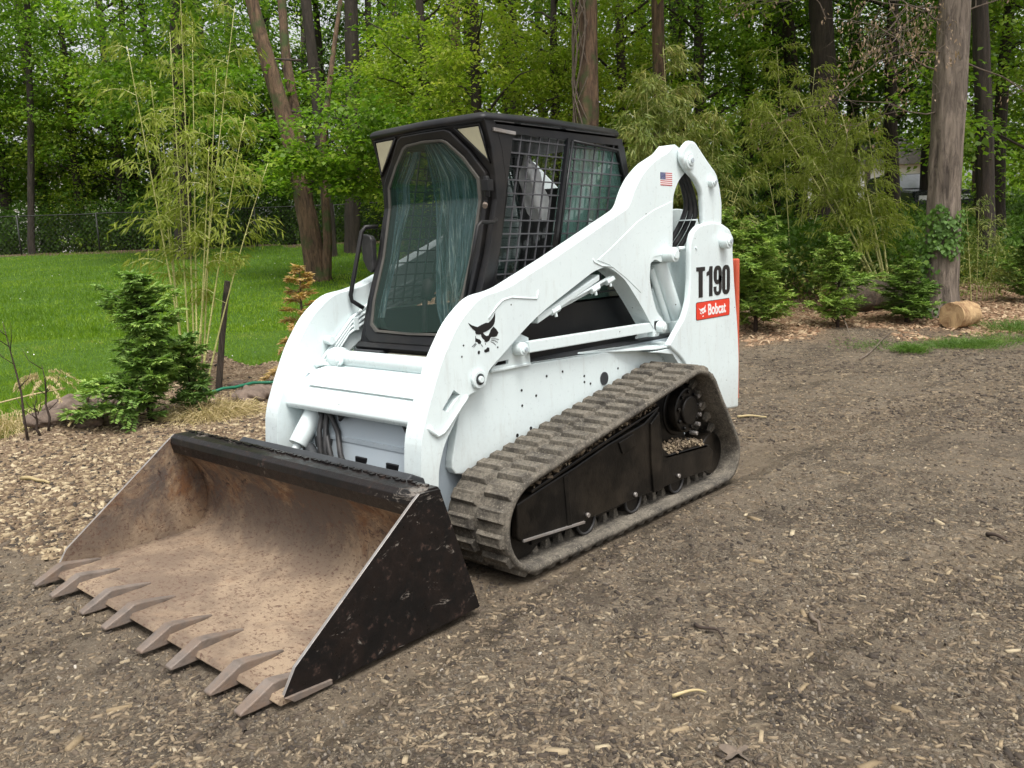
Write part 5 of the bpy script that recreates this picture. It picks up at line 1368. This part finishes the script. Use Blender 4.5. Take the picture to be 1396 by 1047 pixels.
# understory along the fence and under the trees
def undergrowth(name, spans, n, leaf, m, hmax, seed):
    r = np.random.default_rng(seed); P_ = []
    for (pxa, pxb, da_, db_, hm) in spans:
        k = int(n*(pxb-pxa)*((da_+db_)/2)/20000); px = r.uniform(pxa, pxb, k); dd = r.uniform(da_, db_, k); l = (px-698)/FPX*dd
        x = CAM.x+H.x*dd+Rt.x*l; y = CAM.y+H.y*dd+Rt.y*l; hh = hm*(.35+.9*vnoise(x, y, .7, seed))
        z = height(x, y)+hh*r.random(k)**.8; P_.append(np.stack([x, y, z], 1))
    p = np.concatenate(P_); l_ = leaf*r.uniform(.6,1.3,len(p))
    return mobj(name, quads_mesh(name, leaf_quads(p, unit(r.normal(size=p.shape)+[0,0,-.2]), unit(r.normal(size=p.shape)*.6+[0,0,1]), l_, l_*.6), m), kind='stuff')
undergrowth('undergrowth', [(-100,620,29.6,34,2.0),(560,1100,19,30,2.2),(1040,1500,20,30,.9),(1010,1270,13.2,19,1.1),(1290,1480,14.5,20,.8)], 56000, .11, DEEP, 1.5, 5)
undergrowth('low_brush', [(1000,1270,12.6,16,.8),(1300,1420,13.4,16,.7)], 30000, .055, DRYB, .8, 6)

# ---- chain-link fence along the far side of the lawn
fa, fb_ = spot(-80,336,28.4), spot(660,336,28.4)
fence = thing('chain_link_fence', 'dark chain-link fence with thin posts along the far side of the lawn', 'fence', (fa.x, fa.y, gz(fa.x, fa.y)))
fd = Vector((fb_.x-fa.x, fb_.y-fa.y)); fl_n = fd.length; fdn = fd/fl_n; fz = fence.location.z
first_post = None; k = 0; s_ = 0
while s_ < fl_n:
    q = Vector((fa.x, fa.y))+fdn*s_; mb = MB() if first_post is None else None
    if first_post is None: mb.cyl((0,0,-.1),(0,0,1.28),.028,8); first_post = mb.build('post', WIRE, fence); o = first_post
    else: o = first_post.copy(); col.objects.link(o); o.parent = fence
    o.location = (q.x-fa.x, q.y-fa.y, gz(q.x, q.y)-fz); s_ += 2.6
mb = MB(); mb.tube([(fdn.x*u, fdn.y*u, 1.26+gz(fa.x+fdn.x*u, fa.y+fdn.y*u)-fz) for u in np.linspace(0, fl_n, 20)], .018, 6); mb.build('top_rail', WIRE, fence)
wv = MB(); stp = .16; nn = int(fl_n/stp)
for i in range(nn):
    for sgn in (1, -1):
        a = Vector((fdn.x*stp*i, fdn.y*stp*i, .02 if sgn == 1 else 1.24)); b = Vector((fdn.x*(stp*i+1.1), fdn.y*(stp*i+1.1), 1.24 if sgn == 1 else .02)); sd_ = Vector((-fdn.y, fdn.x, 0))*.004; up_ = Vector((0,0,.005))
        wv.add([a-up_, b-up_, b+up_, a+up_], [(0,1,2,3)])
wv.build('wire_mesh', WIRE, fence, kind='stuff')

# ---- houses and a parked car glimpsed through the trees
def house(name, label, px, d, w_, h_, depth_, rot=0.):
    p = spot(px, 336, d); z = gz(p.x, p.y)-.2; t = thing(name, label, 'house', (p.x, p.y, z)); t.rotation_euler = (0,0,math.atan2(-H.y,-H.x)+rot)
    mb = MB(); mb.box((-depth_,-w_/2,0),(0,w_/2,h_)); mb.build('wall', HWALL, t)
    mb = MB(); mb.prism([(-w_/2-.4,h_),(w_/2+.4,h_),(0,h_+1.9)], YZ(0.), -depth_-.3, .4); mb.build('roof', HROOF, t)
    for y in (-w_*.3, .05*w_, w_*.32):
        f = MB(); f.box((0,y-.5,1.1),(.04,y+.5,2.3)); f = f.build('window', PAPER, t)
        g = MB(); g.box((.041,y-.43,1.17),(.05,y+.43,2.23)); g.build('pane', HGL, f)
    return t
house('pale_house', 'pale-walled house glimpsed between trunks to the left of the grey-barked tree', 1190, 46, 8, 3.4, 6, .2)
house('pale_house', 'pale house glimpsed through leaves above the left end of the fence', 2, 52, 9, 5.4, 7)
pc = spot(1246, 336, 27); zc_ = gz(pc.x, pc.y)
car = thing('parked_car', 'dark car with a bright windscreen parked behind the bushes left of the grey-barked tree', 'car', (pc.x, pc.y, zc_)); car.rotation_euler = (0,0,math.atan2(-H.y,-H.x))
cbm = MB(); cbm.prism([(-2.2,.35),(-2.2,1.0),(-1.9,1.1),(-1.5,1.6),(-.2,1.62),(.55,1.12),(1.6,1.0),(1.75,.75),(1.75,.35)], XZ, -.88, .88); body = cbm.build('body', CARP, car, .06, 3)
mb = MB(); mb.add([(-.15,-.72,1.60),(-.15,.72,1.60),(.55,.80,1.145),(.55,-.80,1.145)], [(0,1,2,3)]); mb.add([(-.15,-.72,1.585),(-.15,.72,1.585),(.55,.80,1.13),(.55,-.80,1.13)], [(0,3,2,1)]); mb.build('windscreen', CARG, car)
for x in (-1.4, 1.05):
    for y in (-.80, .80):
        mb = MB(); mb.cyl((x,y-.1,.33),(x,y+.1,.33),.33,24); wh = mb.build('wheel', HOSE, car, .02); mb = MB(); mb.cyl((x,y-.105,.33),(x,y+.105,.33),.19,16); mb.build('rim', STEEL, wh)
for y in (-.6,.6): mb = MB(); mb.box((1.74,y-.15,.72),(1.765,y+.15,.86)); mb.build('headlight', PAPER, car, .01)

# ================================================================== PLANTS NEAR THE LOADER
def on_ground(px, py, d=None):
    "the spot where the line of sight through that photo pixel meets the terrain"
    if d is None:
        d = 1.6
        while d < 40:
            p = spot(px, py, d)
            if p.z <= gz(p.x, p.y): break
            d += .02
    p = spot(px, py, d); return p.x, p.y, d
# young conifer left of the bucket
cA, sA = conifer_mesh(1, 1.22, .50, 74, CONIL, .95, 1., 1.9); cAm, sAm = cA, stem_me(sA, TWIGD)
x, y, dC = on_ground(207, 577)
conifer('young_conifer', 'dense young green conifer growing beside the bare stake, left of the bucket', x, y, cAm, sAm, 1.0)
cB, sB = conifer_mesh(2, .66, .26, 26, CONIL, .95, 1., 1.7)
x2, y2, _ = on_ground(262, 560, dC+.35); conifer('young_conifer', 'small young conifer tucked against the foot of the tall bamboo clump', x2, y2, cB, stem_me(sB, TWIGD), 1.0, 1.)
# stake with a wire tie
x, y, dS = on_ground(296, 533); z = gz(x, y); tp = spot(310, 383, dS-.05)
st = thing('wooden_stake', 'weathered dark wooden stake leaning right, wrapped with wire near its top', 'stake', (x, y, z))
mb = MB(); mb.tube([(0,0,-.1),((tp.x-x)*.5,(tp.y-y)*.5,(tp.z-z)*.5),(tp.x-x,tp.y-y,tp.z-z)], [.034,.032,.030], 9); mb.build('post', STAKE, st, .004)
mb = MB()
for q in (.86,.875,.89,.84): mb.tube([((tp.x-x)*q+.035*math.cos(a),(tp.y-y)*q+.035*math.sin(a),(tp.z-z)*q+.004*math.sin(a*2)) for a in [k*math.pi/6 for k in range(13)]], .0025, 4)
mb.build('tie_wire', WIRE, st)
# tall bamboo clump
xb, yb, dB = on_ground(258, 508, 8.4); zb_ = gz(xb, yb)
def cul(pairs, seed):
    r = random.Random(seed); o_ = []
    for (pxb, pyb, pxt, pyt, bend) in pairs:
        a = spot(pxb, pyb, dB+r.uniform(-.15,.15)); b = spot(pxt, pyt, dB+r.uniform(-.5,.3)); o_.append((a.x-xb, a.y-yb, (b.x-xb), (b.y-yb), b.z-zb_, bend))
    return o_
bamboo('bamboo_clump', 'tall slender yellow-green bamboo clump rising beside the stake, left of the loader', xb, yb,
       cul([(262,500,312,2,.15),(258,502,232,40,-.1),(256,500,175,60,.1),(266,503,262,30,.0),(270,502,325,150,.2),(252,502,205,110,.0),(274,503,292,90,.1),(264,502,245,-30,.0),(278,505,350,215,.3),(248,502,222,190,0.),(268,505,285,200,.0)], 3),
       .105, 7, BAMB, 12, (.28,.60), .0100, .50, None, .36)
# its side sprays of drooping broad leaves, low on the left
# dead brown conifer between bamboo and loader arm
cD, sD = conifer_mesh(6, 1.22, .48, 30, DEADC, .20, .9, 1.8)
x, y, dD = on_ground(416, 500, 9.0)
conifer('dead_conifer', 'dead orange-brown conifer standing behind the far loader arm', x, y, cD, stem_me(sD, TWIG), 1.0, .6)
# garden hose
hp_ = [on_ground(px, py)[:2] for px, py in ((262,531),(275,536),(290,537),(305,535),(320,531),(345,527),(370,524),(400,522),(440,524))]
mb = MB(); mb.tube([(x, y, gz(x, y)+.020+.02*(i % 2)) for i, (x, y) in enumerate(hp_)], .016, 8); tag(mb.build('garden_hose', GHOSE), 'green garden hose lying along the lawn edge past the stake', 'hose')
# dirt clods along the bed edge
def clod(px, py, s, label, nm='dirt_clod', cat='clod', m=CLOD, seed=0, flat=.6, group=None, wide=1.):
    import bmesh
    x, y, d = on_ground(px, py); bm = bmesh.new(); bmesh.ops.create_icosphere(bm, subdivisions=4, radius=s)
    for v in bm.verts:
        n = v.co.normalized(); k = .72+.5*float(vnoise(n.x*2+seed, n.y*2+n.z*1.5, 1.3, seed))+.16*float(vnoise(n.x*7, n.y*7+n.z*6, 1., seed+3))
        v.co = Vector((n.x*s*k*wide, n.y*s*k, n.z*s*k*flat))
    me = bpy.data.meshes.new(nm); bm.to_mesh(me); bm.free(); me.materials.append(m)
    for p_ in me.polygons: p_.use_smooth = True
    o = bpy.data.objects.new(nm, me); col.objects.link(o); o.location = (x, y, gz(x, y)+s*flat*.30); o.rotation_euler = (0,0,seed); return tag(o, label, cat, group)
g_ = 'dirt clods along the edge of the mulch bed'
for i, (px, py, s, lb) in enumerate(((345,545,.16,'largest grey dirt clod, below the green hose'),(372,540,.13,'brown dirt clod beside the far loader arm'),(325,527,.08,'small clod touching the foot of the stake'),
        (95,562,.17,'wide grey dirt mound at the lawn edge left of the conifer'),(140,552,.14,'rough clod at the left side of the young conifer'),(65,575,.11,'clod under the bare twigs at the lawn edge'),(120,578,.10,'low clod in front of the wide grey mound'),(300,560,.08,'clod in the straw by the stake'))):
    clod(px, py, s, lb, seed=i+1, group=g_, wide=1.3)
clod(273, 531, .05, 'small white stone at the end of the green hose', 'pale_stone', 'stone', STONE, 3)
# bare twigs and dry seed-heads at the left edge
def sapling(px, py, pxt, pyt, label, seed, seedhead=False, d=None):
    x, y, d_ = on_ground(px, py, d); z = gz(x, y); tp = spot(pxt, pyt, d_); rn = random.Random(seed)
    t = thing('bare_sapling', label, 'sapling', (x, y, z)); mb = MB(); v = Vector((tp.x-x, tp.y-y, tp.z-z))
    pts_ = [v*q+Vector((rn.gauss(0,.012), rn.gauss(0,.012), 0)) for q in (0,.2,.4,.6,.8,1.)]; mb.tube(pts_, [.010,.009,.007,.006,.004,.002], 6)
    mb.build('stem', TWIGD, t); b = MB()
    for k in range(6):
        q = rn.uniform(.3,.95); a = rn.uniform(0,6.28); l_ = rn.uniform(.08,.22); p = v*q
        b.tube([p, p+Vector((math.cos(a)*l_*.5, math.sin(a)*l_*.5, l_*.45)), p+Vector((math.cos(a)*l_*.7, math.sin(a)*l_*.7, l_))], [.004,.003,.001], 4)
    b.build('twig', TWIGD, t)
    if seedhead:
        r = np.random.default_rng(seed); Q = []
        for k in range(9):
            a = r.uniform(0,6.28); p0 = np.array(v*r.uniform(.55,1.0)); ln = r.uniform(.12,.25)
            for u in np.linspace(.2,1,26):
                c = p0+np.array([math.cos(a)*ln*u, math.sin(a)*ln*u, ln*.5*u-ln*.9*u*u]); Q.append(leaf_quads(np.tile(c,(3,1))+r.normal(size=(3,3))*.006, r.normal(size=(3,3))*.4+[math.cos(a)*.4,math.sin(a)*.4,-1], r.normal(size=(3,3)), np.full(3,.03), np.full(3,.006)))
        mobj('seed_head', quads_mesh('seed_head', np.concatenate(Q), STRAW), t)
    return t
sapling(40,600,6,440,'tall bare dark twig leaning left at the lawn edge', 1)
sapling(72,588,56,498,'short forked twig carrying a drooping pale seed-head', 2, True)
sapling(54,597,50,545,'shortest bare twig between its two taller neighbours', 5)
def tuft(name, px, py, n, h, spread, m, label, cat, seed, d=None, lean=.35, wd=.006, kind='stuff'):
    x, y, d_ = on_ground(px, py, d); r = np.random.default_rng(seed)
    ox = r.normal(size=n)*spread; oy = r.normal(size=n)*spread; X = x+ox; Y = y+oy; Z = height(X, Y)
    base = np.stack([X-x, Y-y, Z-gz(x, y)], 1); dv_ = unit(np.stack([ox/spread*lean+r.normal(size=n)*lean, oy/spread*lean+r.normal(size=n)*lean, np.ones(n)], 1))
    ln = h*r.uniform(.4,1.2,n); s = unit(np.cross(dv_, r.normal(size=(n,3))))*wd
    mid = base+dv_*ln[:,None]*.6; tipv = base+unit(dv_+[0,0,-.35]+dv_*[.9,.9,0])*ln[:,None]
    V2 = np.stack([base, mid+s*.5, tipv, mid-s*.5], 1)
    o = mobj(name, quads_mesh(name, V2, m), None, (x, y, gz(x, y))); 
    if kind: o['kind'] = kind
    else: tag(o, label, cat)
    return o
tuft('straw_tuft', 12, 592, 900, .26, .13, STRAW, 'pale dry straw tuft at the left border of the lawn edge', 'dry grass', 1, None, .7, .006, None)
tuft('straw_tuft', 285, 566, 2200, .22, .15, STRAW, 'flattened straw heap in front of the stake', 'dry grass', 2, None, 1.5, .006, None)
tuft('green_grass_tuft', 1312, 472, 2600, .11, .20, WEED, 'bright green grass tuft on the bare ground in front of the cut log', 'grass tuft', 3, None, .4, .006, None)
tuft('green_grass_tuft', 1240, 480, 800, .13, .07, WEED, 'small upright grass tuft left of the bright green one', 'grass tuft', 4, None, .35, .006, None)
tuft('green_grass_tuft', 1362, 466, 900, .09, .22, WEED, 'thin grass tuft between the bright green one and the photo edge', 'grass tuft', 5, None, .4, .006, None)
tuft('green_grass_tuft', 1385, 452, 900, .16, .18, WEED, 'leafy yellow-green weeds at the right border beyond the grass tufts', 'weeds', 6, None, .4, .007, None)
tuft('green_grass_tuft', 1190, 472, 500, .06, .20, WEED, 'sparse low grass left of the small upright tuft', 'grass tuft', 7, None, .5, .006, 'stuff')
# long fallen bamboo canes at the lawn edge
for (a, b, lb) in (((0,558),(90,541),'pale fallen cane lying nearly level at the left lawn edge'),((95,592),(150,540),'tan fallen cane slanting up towards the young conifer'),):
    q0 = on_ground(*a); q1 = on_ground(*b); mb = MB(); mb.tube([(q0[0],q0[1],gz(q0[0],q0[1])+.06),((q0[0]+q1[0])/2,(q0[1]+q1[1])/2,gz((q0[0]+q1[0])/2,(q0[1]+q1[1])/2)+.10),(q1[0],q1[1],gz(q1[0],q1[1])+.09)], .008, 7); tag(mb.build('fallen_cane', STRAW), lb, 'cane')

# ---- right-hand side
cC, sC = conifer_mesh(9, 1.25, .72, 66, CONI, .70, .85, 1.9); sCm = stem_me(sC, TWIGD)
for i, (px, py, s, sz, lb) in enumerate(((1142,446,.80,1.15,'bushy young conifer in the litter bed left of the mossy log'),(1235,440,.85,.75,'low conifer crowding the left foot of the grey-barked tree'),(1030,452,1.1,1.0,'dense green conifer right behind the orange tailgate'),(1398,412,.75,1.1,'dark conifer at the far right border of the bed'),(990,440,1.0,1.2,'conifer half hidden behind the raised loader upright'))):
    x, y, d = on_ground(px, py); conifer('young_conifer', lb, x, y, cC, sCm, s, i*1.3, None, sz=sz)
def bam_at(name, label, px, py, d, tops, per, ln, leafm, seed, br=(.3,.6), rad=.011, nd=1., zl=.25, cm_=None):
    p = spot(px, py, d); z = gz(p.x, p.y); r = random.Random(seed); cs_ = []
    for (pxb, pxt, pyt, bend) in tops:
        a = spot(pxb, py, d+r.uniform(-.2,.2)); b = spot(pxt, pyt, d+r.uniform(-.5,.4)); cs_.append((a.x-p.x, a.y-p.y, b.x-p.x, b.y-p.y, b.z-z, bend))
    return bamboo(name, label, p.x, p.y, cs_, ln, per, leafm, seed, br, rad, nd, cm_, zl)
bam_at('bamboo_clump', 'bamboo leaning left from behind the mossy log with feathery yellow-green tops', 1212, 372, 13.3, [(1208,1115,215,.15),(1212,1150,150,.1),(1214,1170,205,.0),(1216,1182,150,.1),(1210,1095,120,.15),(1206,1060,140,.2)], 10, .11, BAMB, 31, (.35,.7), .020, 1.4, .35)
bam_at('bamboo_thicket', 'yellowing bamboo thicket behind the raised loader arm', 930, 400, 12.6, [(900,880,95,.05),(915,915,120,.05),(925,905,60,.1),(940,960,180,.1),(950,985,230,.1),(960,1000,285,.15),(890,865,150,.0),(935,935,150,.0),(905,870,115,-.1),(965,1020,330,.2),(955,975,150,.1),(945,1010,240,.1)], 12, .13, DRYB, 32, (.35,.75), .010, 1.6, .15)
bam_at('bamboo_thicket', 'dry brown bamboo drooping behind the orange tailgate', 985, 430, 12.0, [(980,985,290,.1),(990,1010,300,.1),(1000,1035,330,.2),(975,975,330,0.)], 10, .12, DRYB, 33, (.3,.55), .008, 1.4, .1)
bam_at('dry_bush', 'thin yellow-brown bush right of the grey-barked tree', 1335, 400, 12.8, [(1325,1318,285,0.),(1332,1335,270,.05),(1340,1352,290,.05),(1345,1362,320,.1)], 8, .08, DRYB, 34, (.25,.45), .007, 1.3, .1)
bam_at('bamboo_clump', 'pale green bamboo spray hanging over the wood at the top behind the thick dark trunk', 1080, 400, 15, [(1080,1060,60,.1),(1085,1110,90,.1),(1075,1030,130,.2),(1090,1140,170,.2)], 8, .12, BAMB, 35, (.5,.9), .010, 1.2, .4)
# cut log with a pale split face, mossy log behind
def log(name, label, px, py, d, ln, r0, ang, m, seed, moss=None):
    x, y, _ = on_ground(px, py, d); z = gz(x, y); t = thing(name, label, 'log', (x, y, z)); mb = MB(); n = 36; M_ = 14; vs = []
    ax = Vector((Rt.x*math.cos(ang)+H.x*math.sin(ang), Rt.y*math.cos(ang)+H.y*math.sin(ang), 0)); sd_ = Vector((-ax.y, ax.x, 0))
    for i in range(M_+1):
        for j in range(n):
            a = 2*math.pi*j/n; k = r0*(1+.10*(float(vnoise(a*3, i*.5+seed, 1., seed))-.5)+.10*(float(vnoise(a*9, i*1.5, 1., seed+1))-.5)); 
            p = ax*(ln*(i/M_-.5)) + sd_*math.cos(a)*k + Vector((0,0,math.sin(a)*k+r0*.82)); vs.append(p)
    mb.add(vs, [(i*n+j, i*n+(j+1)%n, (i+1)*n+(j+1)%n, (i+1)*n+j) for i in range(M_) for j in range(n)], True); mb.build('bark', m, t)
    e = MB(); e.add(vs[:n], [tuple(range(n))]); e.add(vs[-n:], [tuple(reversed(range(n)))]); e.build_each('cut_face', CUTW, t)
    return t
log('cut_log', 'short cut log with orange-tan wood lying at the foot of the grey-barked tree', 1308, 448, 11.1, .40, .175, .55, CUTW, 2)
log('fallen_log', 'old mossy fallen log between the two young conifers', 1192, 418, 12.6, 1.5, .24, .25, m_bark('mossy_log_bark', (.035,.028,.02), (.14,.10,.07), 1., 14, (.07,.09,.03)), 4)
# sticks on the ground
def stick(px0, py0, px1, py1, r0, label, bend=.03, m=TWIG, lift=.012):
    a = on_ground(px0, py0); b = on_ground(px1, py1); pts_ = []
    for i in range(9):
        q = i/8; x = a[0]+(b[0]-a[0])*q+bend*math.sin(q*6.5)*(b[1]-a[1])/max(.1, math.hypot(b[0]-a[0], b[1]-a[1])); y = a[1]+(b[1]-a[1])*q+bend*math.sin(q*4+1)*.5
        pts_.append((x, y, gz(x, y)+lift+.01*math.sin(q*3.1)))
    mb = MB(); mb.tube(pts_, [r0*(1-.5*i/8) for i in range(9)], 7); return tag(mb.build('stick', m), label, 'stick')
stick(30,655,68,662,.014,'pale flat stick lying on the mulch left of the bucket', .0, STRAW)
stick(945,855,990,877,.007,'dark curved twig on the yard right of the track', .02, TWIGD)
stick(1100,842,1124,872,.009,'brown bent twig right of the dark curved twig', .03)
stick(1345,733,1372,741,.010,'short dark stick near the right border of the yard', .0, TWIGD)
stick(1005,571,1045,571,.010,'pale thin stick lying level just beyond the rear of the track', .0, STRAW)
stick(915,955,965,950,.006,'thin pale twig in the near yard below the dark twig', .01, STRAW)
stick(1170,492,1215,455,.010,'upper arm of the dry branch lying in front of the bed', .03)
stick(1130,405,1165,480,.010,'long pale stick leaning across the left conifer by the bed', .03, TWIG, .10)
# a dry oak leaf
x, y, _ = on_ground(1004, 1032); rn = random.Random(2); P_ = []
for k in range(28):
    a = 2*math.pi*k/28; q = .030*(1+.45*math.cos(a*5)+.35*math.cos(a)); P_.append((math.cos(a)*q, math.sin(a)*q, .012+.008*math.sin(a*3)))
mb = MB(); mb.add([(0,0,.010)]+P_, [(0,i+1,(i+1)%28+1) for i in range(28)]); mb.tube([(-.02,0,.012),(-.06,.01,.006)], .0012, 4); o = mb.build('dry_leaf', TWIG); o.location = (x, y, gz(x, y)+.004); tag(o, 'dry lobed brown leaf lying on the near yard', 'leaf')

# ================================================================== GROUND COVER
def scatter(n, seed, fn, dmin, dmax, pw=1.3):
    r = np.random.default_rng(seed); u = r.random(n*3); d = (dmin**(1-pw)+u*(dmax**(1-pw)-dmin**(1-pw)))**(1/(1-pw)); l = r.uniform(-.68,.70,n*3)*(d+.6)
    x = CAM.x+H.x*d+Rt.x*l; y = CAM.y+H.y*d+Rt.y*l; lw, lt, mw, _, _ = zones(x, y); k = fn(lw, lt, mw, x, y, d, l, r) & ~((np.abs(y) < .88) & (x > .58) & (x < 1.48)) & ~((np.abs(np.abs(y)-.68) < .17) & (x > -1.5) & (x < .36))
    x, y, d = x[k][:n], y[k][:n], d[k][:n]; return x, y, height(x, y), d
def patch(x, y, s, t, sd): return vnoise(x, y, s, sd)+.4*vnoise(x, y, s*3.3, sd+1) > t
def lay(name, n, seed, fn, dmin, dmax, m, a, b, ra, rb, flat=.88, lift=.002, thick=.18, pw=1.3):
    x, y, z, d = scatter(n, seed, fn, dmin, dmax, pw); return slab_cloud(name, np.stack([x, y, z+lift], 1), m, sizes_(len(x), a, b, ra, rb, seed), flat, 'stuff', None, seed, thick=thick)
yard = lambda lw, lt, mw: (lw < .3) & (lt < .5) & (mw < .6)
lay('scattered_wood_chips', 30000, 1, lambda lw, lt, mw, x, y, d, l, r: yard(lw,lt,mw) & (patch(x, y, 1.6, .62, 2) | (r.random(len(x)) < .35)), 1.9, 11, CHIPS, .005, .034, .14, .40)
lay('gravel_stones', 9000, 2, lambda lw, lt, mw, x, y, d, l, r: yard(lw,lt,mw), 1.9, 9, STONE, .003, .012, .6, 1., .6, .000, .35)
lay('dark_mulch_bits', 17000, 3, lambda lw, lt, mw, x, y, d, l, r: yard(lw,lt,mw) & (patch(x, y, 2.3, .60, 5) | (r.random(len(x)) < .25)), 1.9, 11, DARKCH, .005, .034, .18, .5, .84)
lay('large_wood_chips', 150, 4, lambda lw, lt, mw, x, y, d, l, r: yard(lw,lt,mw), 1.9, 9, m_chips('pale_chip', [(0.,(.22,.16,.09)),(.6,(.33,.25,.15)),(1.,(.46,.38,.25))]), .03, .075, .12, .35, .93, .004, .12)
lay('mulch_chips', 24000, 5, lambda lw, lt, mw, x, y, d, l, r: (mw > .25) & (lw < .5), 3.0, 10.3, MULCH, .012, .055, .22, .55, .80, .004, .15, 1.02)
lay('leaf_litter_scatter', 15000, 6, lambda lw, lt, mw, x, y, d, l, r: (lt > .35), 10.1, 19, LITTER, .03, .10, .35, .8, .72, .006, .08, 1.6)
lay('bark_pieces', 5000, 8, lambda lw, lt, mw, x, y, d, l, r: (mw > .25) & (lw < .5), 3.0, 10.3, DARKCH, .012, .05, .25, .6, .8, .004, .15, 1.02)
lay('mid_yard_chips', 16000, 21, lambda lw, lt, mw, x, y, d, l, r: yard(lw,lt,mw), 5.5, 12, CHIPS, .012, .045, .12, .34, .86, .003, .18, .6)
lay('mid_yard_dark_bits', 6000, 22, lambda lw, lt, mw, x, y, d, l, r: yard(lw,lt,mw) & patch(x, y, 1.4, .62, 8), 5.5, 12, DARKCH, .014, .05, .2, .5, .86, .003, .18, .6)
lay('fine_bark_crumbs', 22000, 23, lambda lw, lt, mw, x, y, d, l, r: yard(lw,lt,mw), 1.9, 6, m_chips('bark_crumb', [(0.,(.04,.03,.022)), (.5,(.13,.10,.068)), (.9,(.27,.215,.145)), (1.,(.42,.35,.24))]), .003, .014, .2, .6, .7, .001, .25)
# lawn blades
r = np.random.default_rng(10)
def blades(n, seed, d0_, d1_, h, w_, pw):
    r = np.random.default_rng(seed); u = r.random(n); d = (d0_**(1-pw)+u*(d1_**(1-pw)-d0_**(1-pw)))**(1/(1-pw)); l = r.uniform(-.95,-.07,n)*d
    x = CAM.x+H.x*d+Rt.x*l; y = CAM.y+H.y*d+Rt.y*l; lw = zones(x, y)[0]; k = lw > .4+.3*(r.random(n)-.5); x, y = x[k], y[k]; n = len(x); z = height(x, y)
    b_ = np.stack([x, y, z], 1); dv_ = unit(np.stack([r.normal(size=n)*.45, r.normal(size=n)*.45, np.ones(n)], 1)); hh = (h*r.uniform(.5,1.25,n)*(.7+.6*vnoise(x, y, 1.2, 4)))[:,None]
    s = unit(np.cross(dv_, r.normal(size=(n,3))))*w_*.5
    return np.stack([b_-s, b_+s, b_+dv_*hh], 1)
V3 = np.concatenate([blades(105000, 11, 6.2, 13, .055, .006, 1.2), blades(100000, 12, 12.5, 29, .075, .014, 1.2)])
mobj('lawn_grass', quads_mesh('lawn_grass', V3, GRASSM, 3), kind='stuff')
# clover heads dotted over the lawn
kk = np.random.default_rng(4).choice(len(V3), 260, replace=False); c = V3[kk, 2]+[0,0,.01]; rr2 = np.random.default_rng(14)
mobj('clover_flowers', quads_mesh('clover_flowers', leaf_quads(c, rr2.normal(size=c.shape), rr2.normal(size=c.shape)+[0,0,1], np.full(len(c),.018), np.full(len(c),.018)), PAPER), kind='stuff')
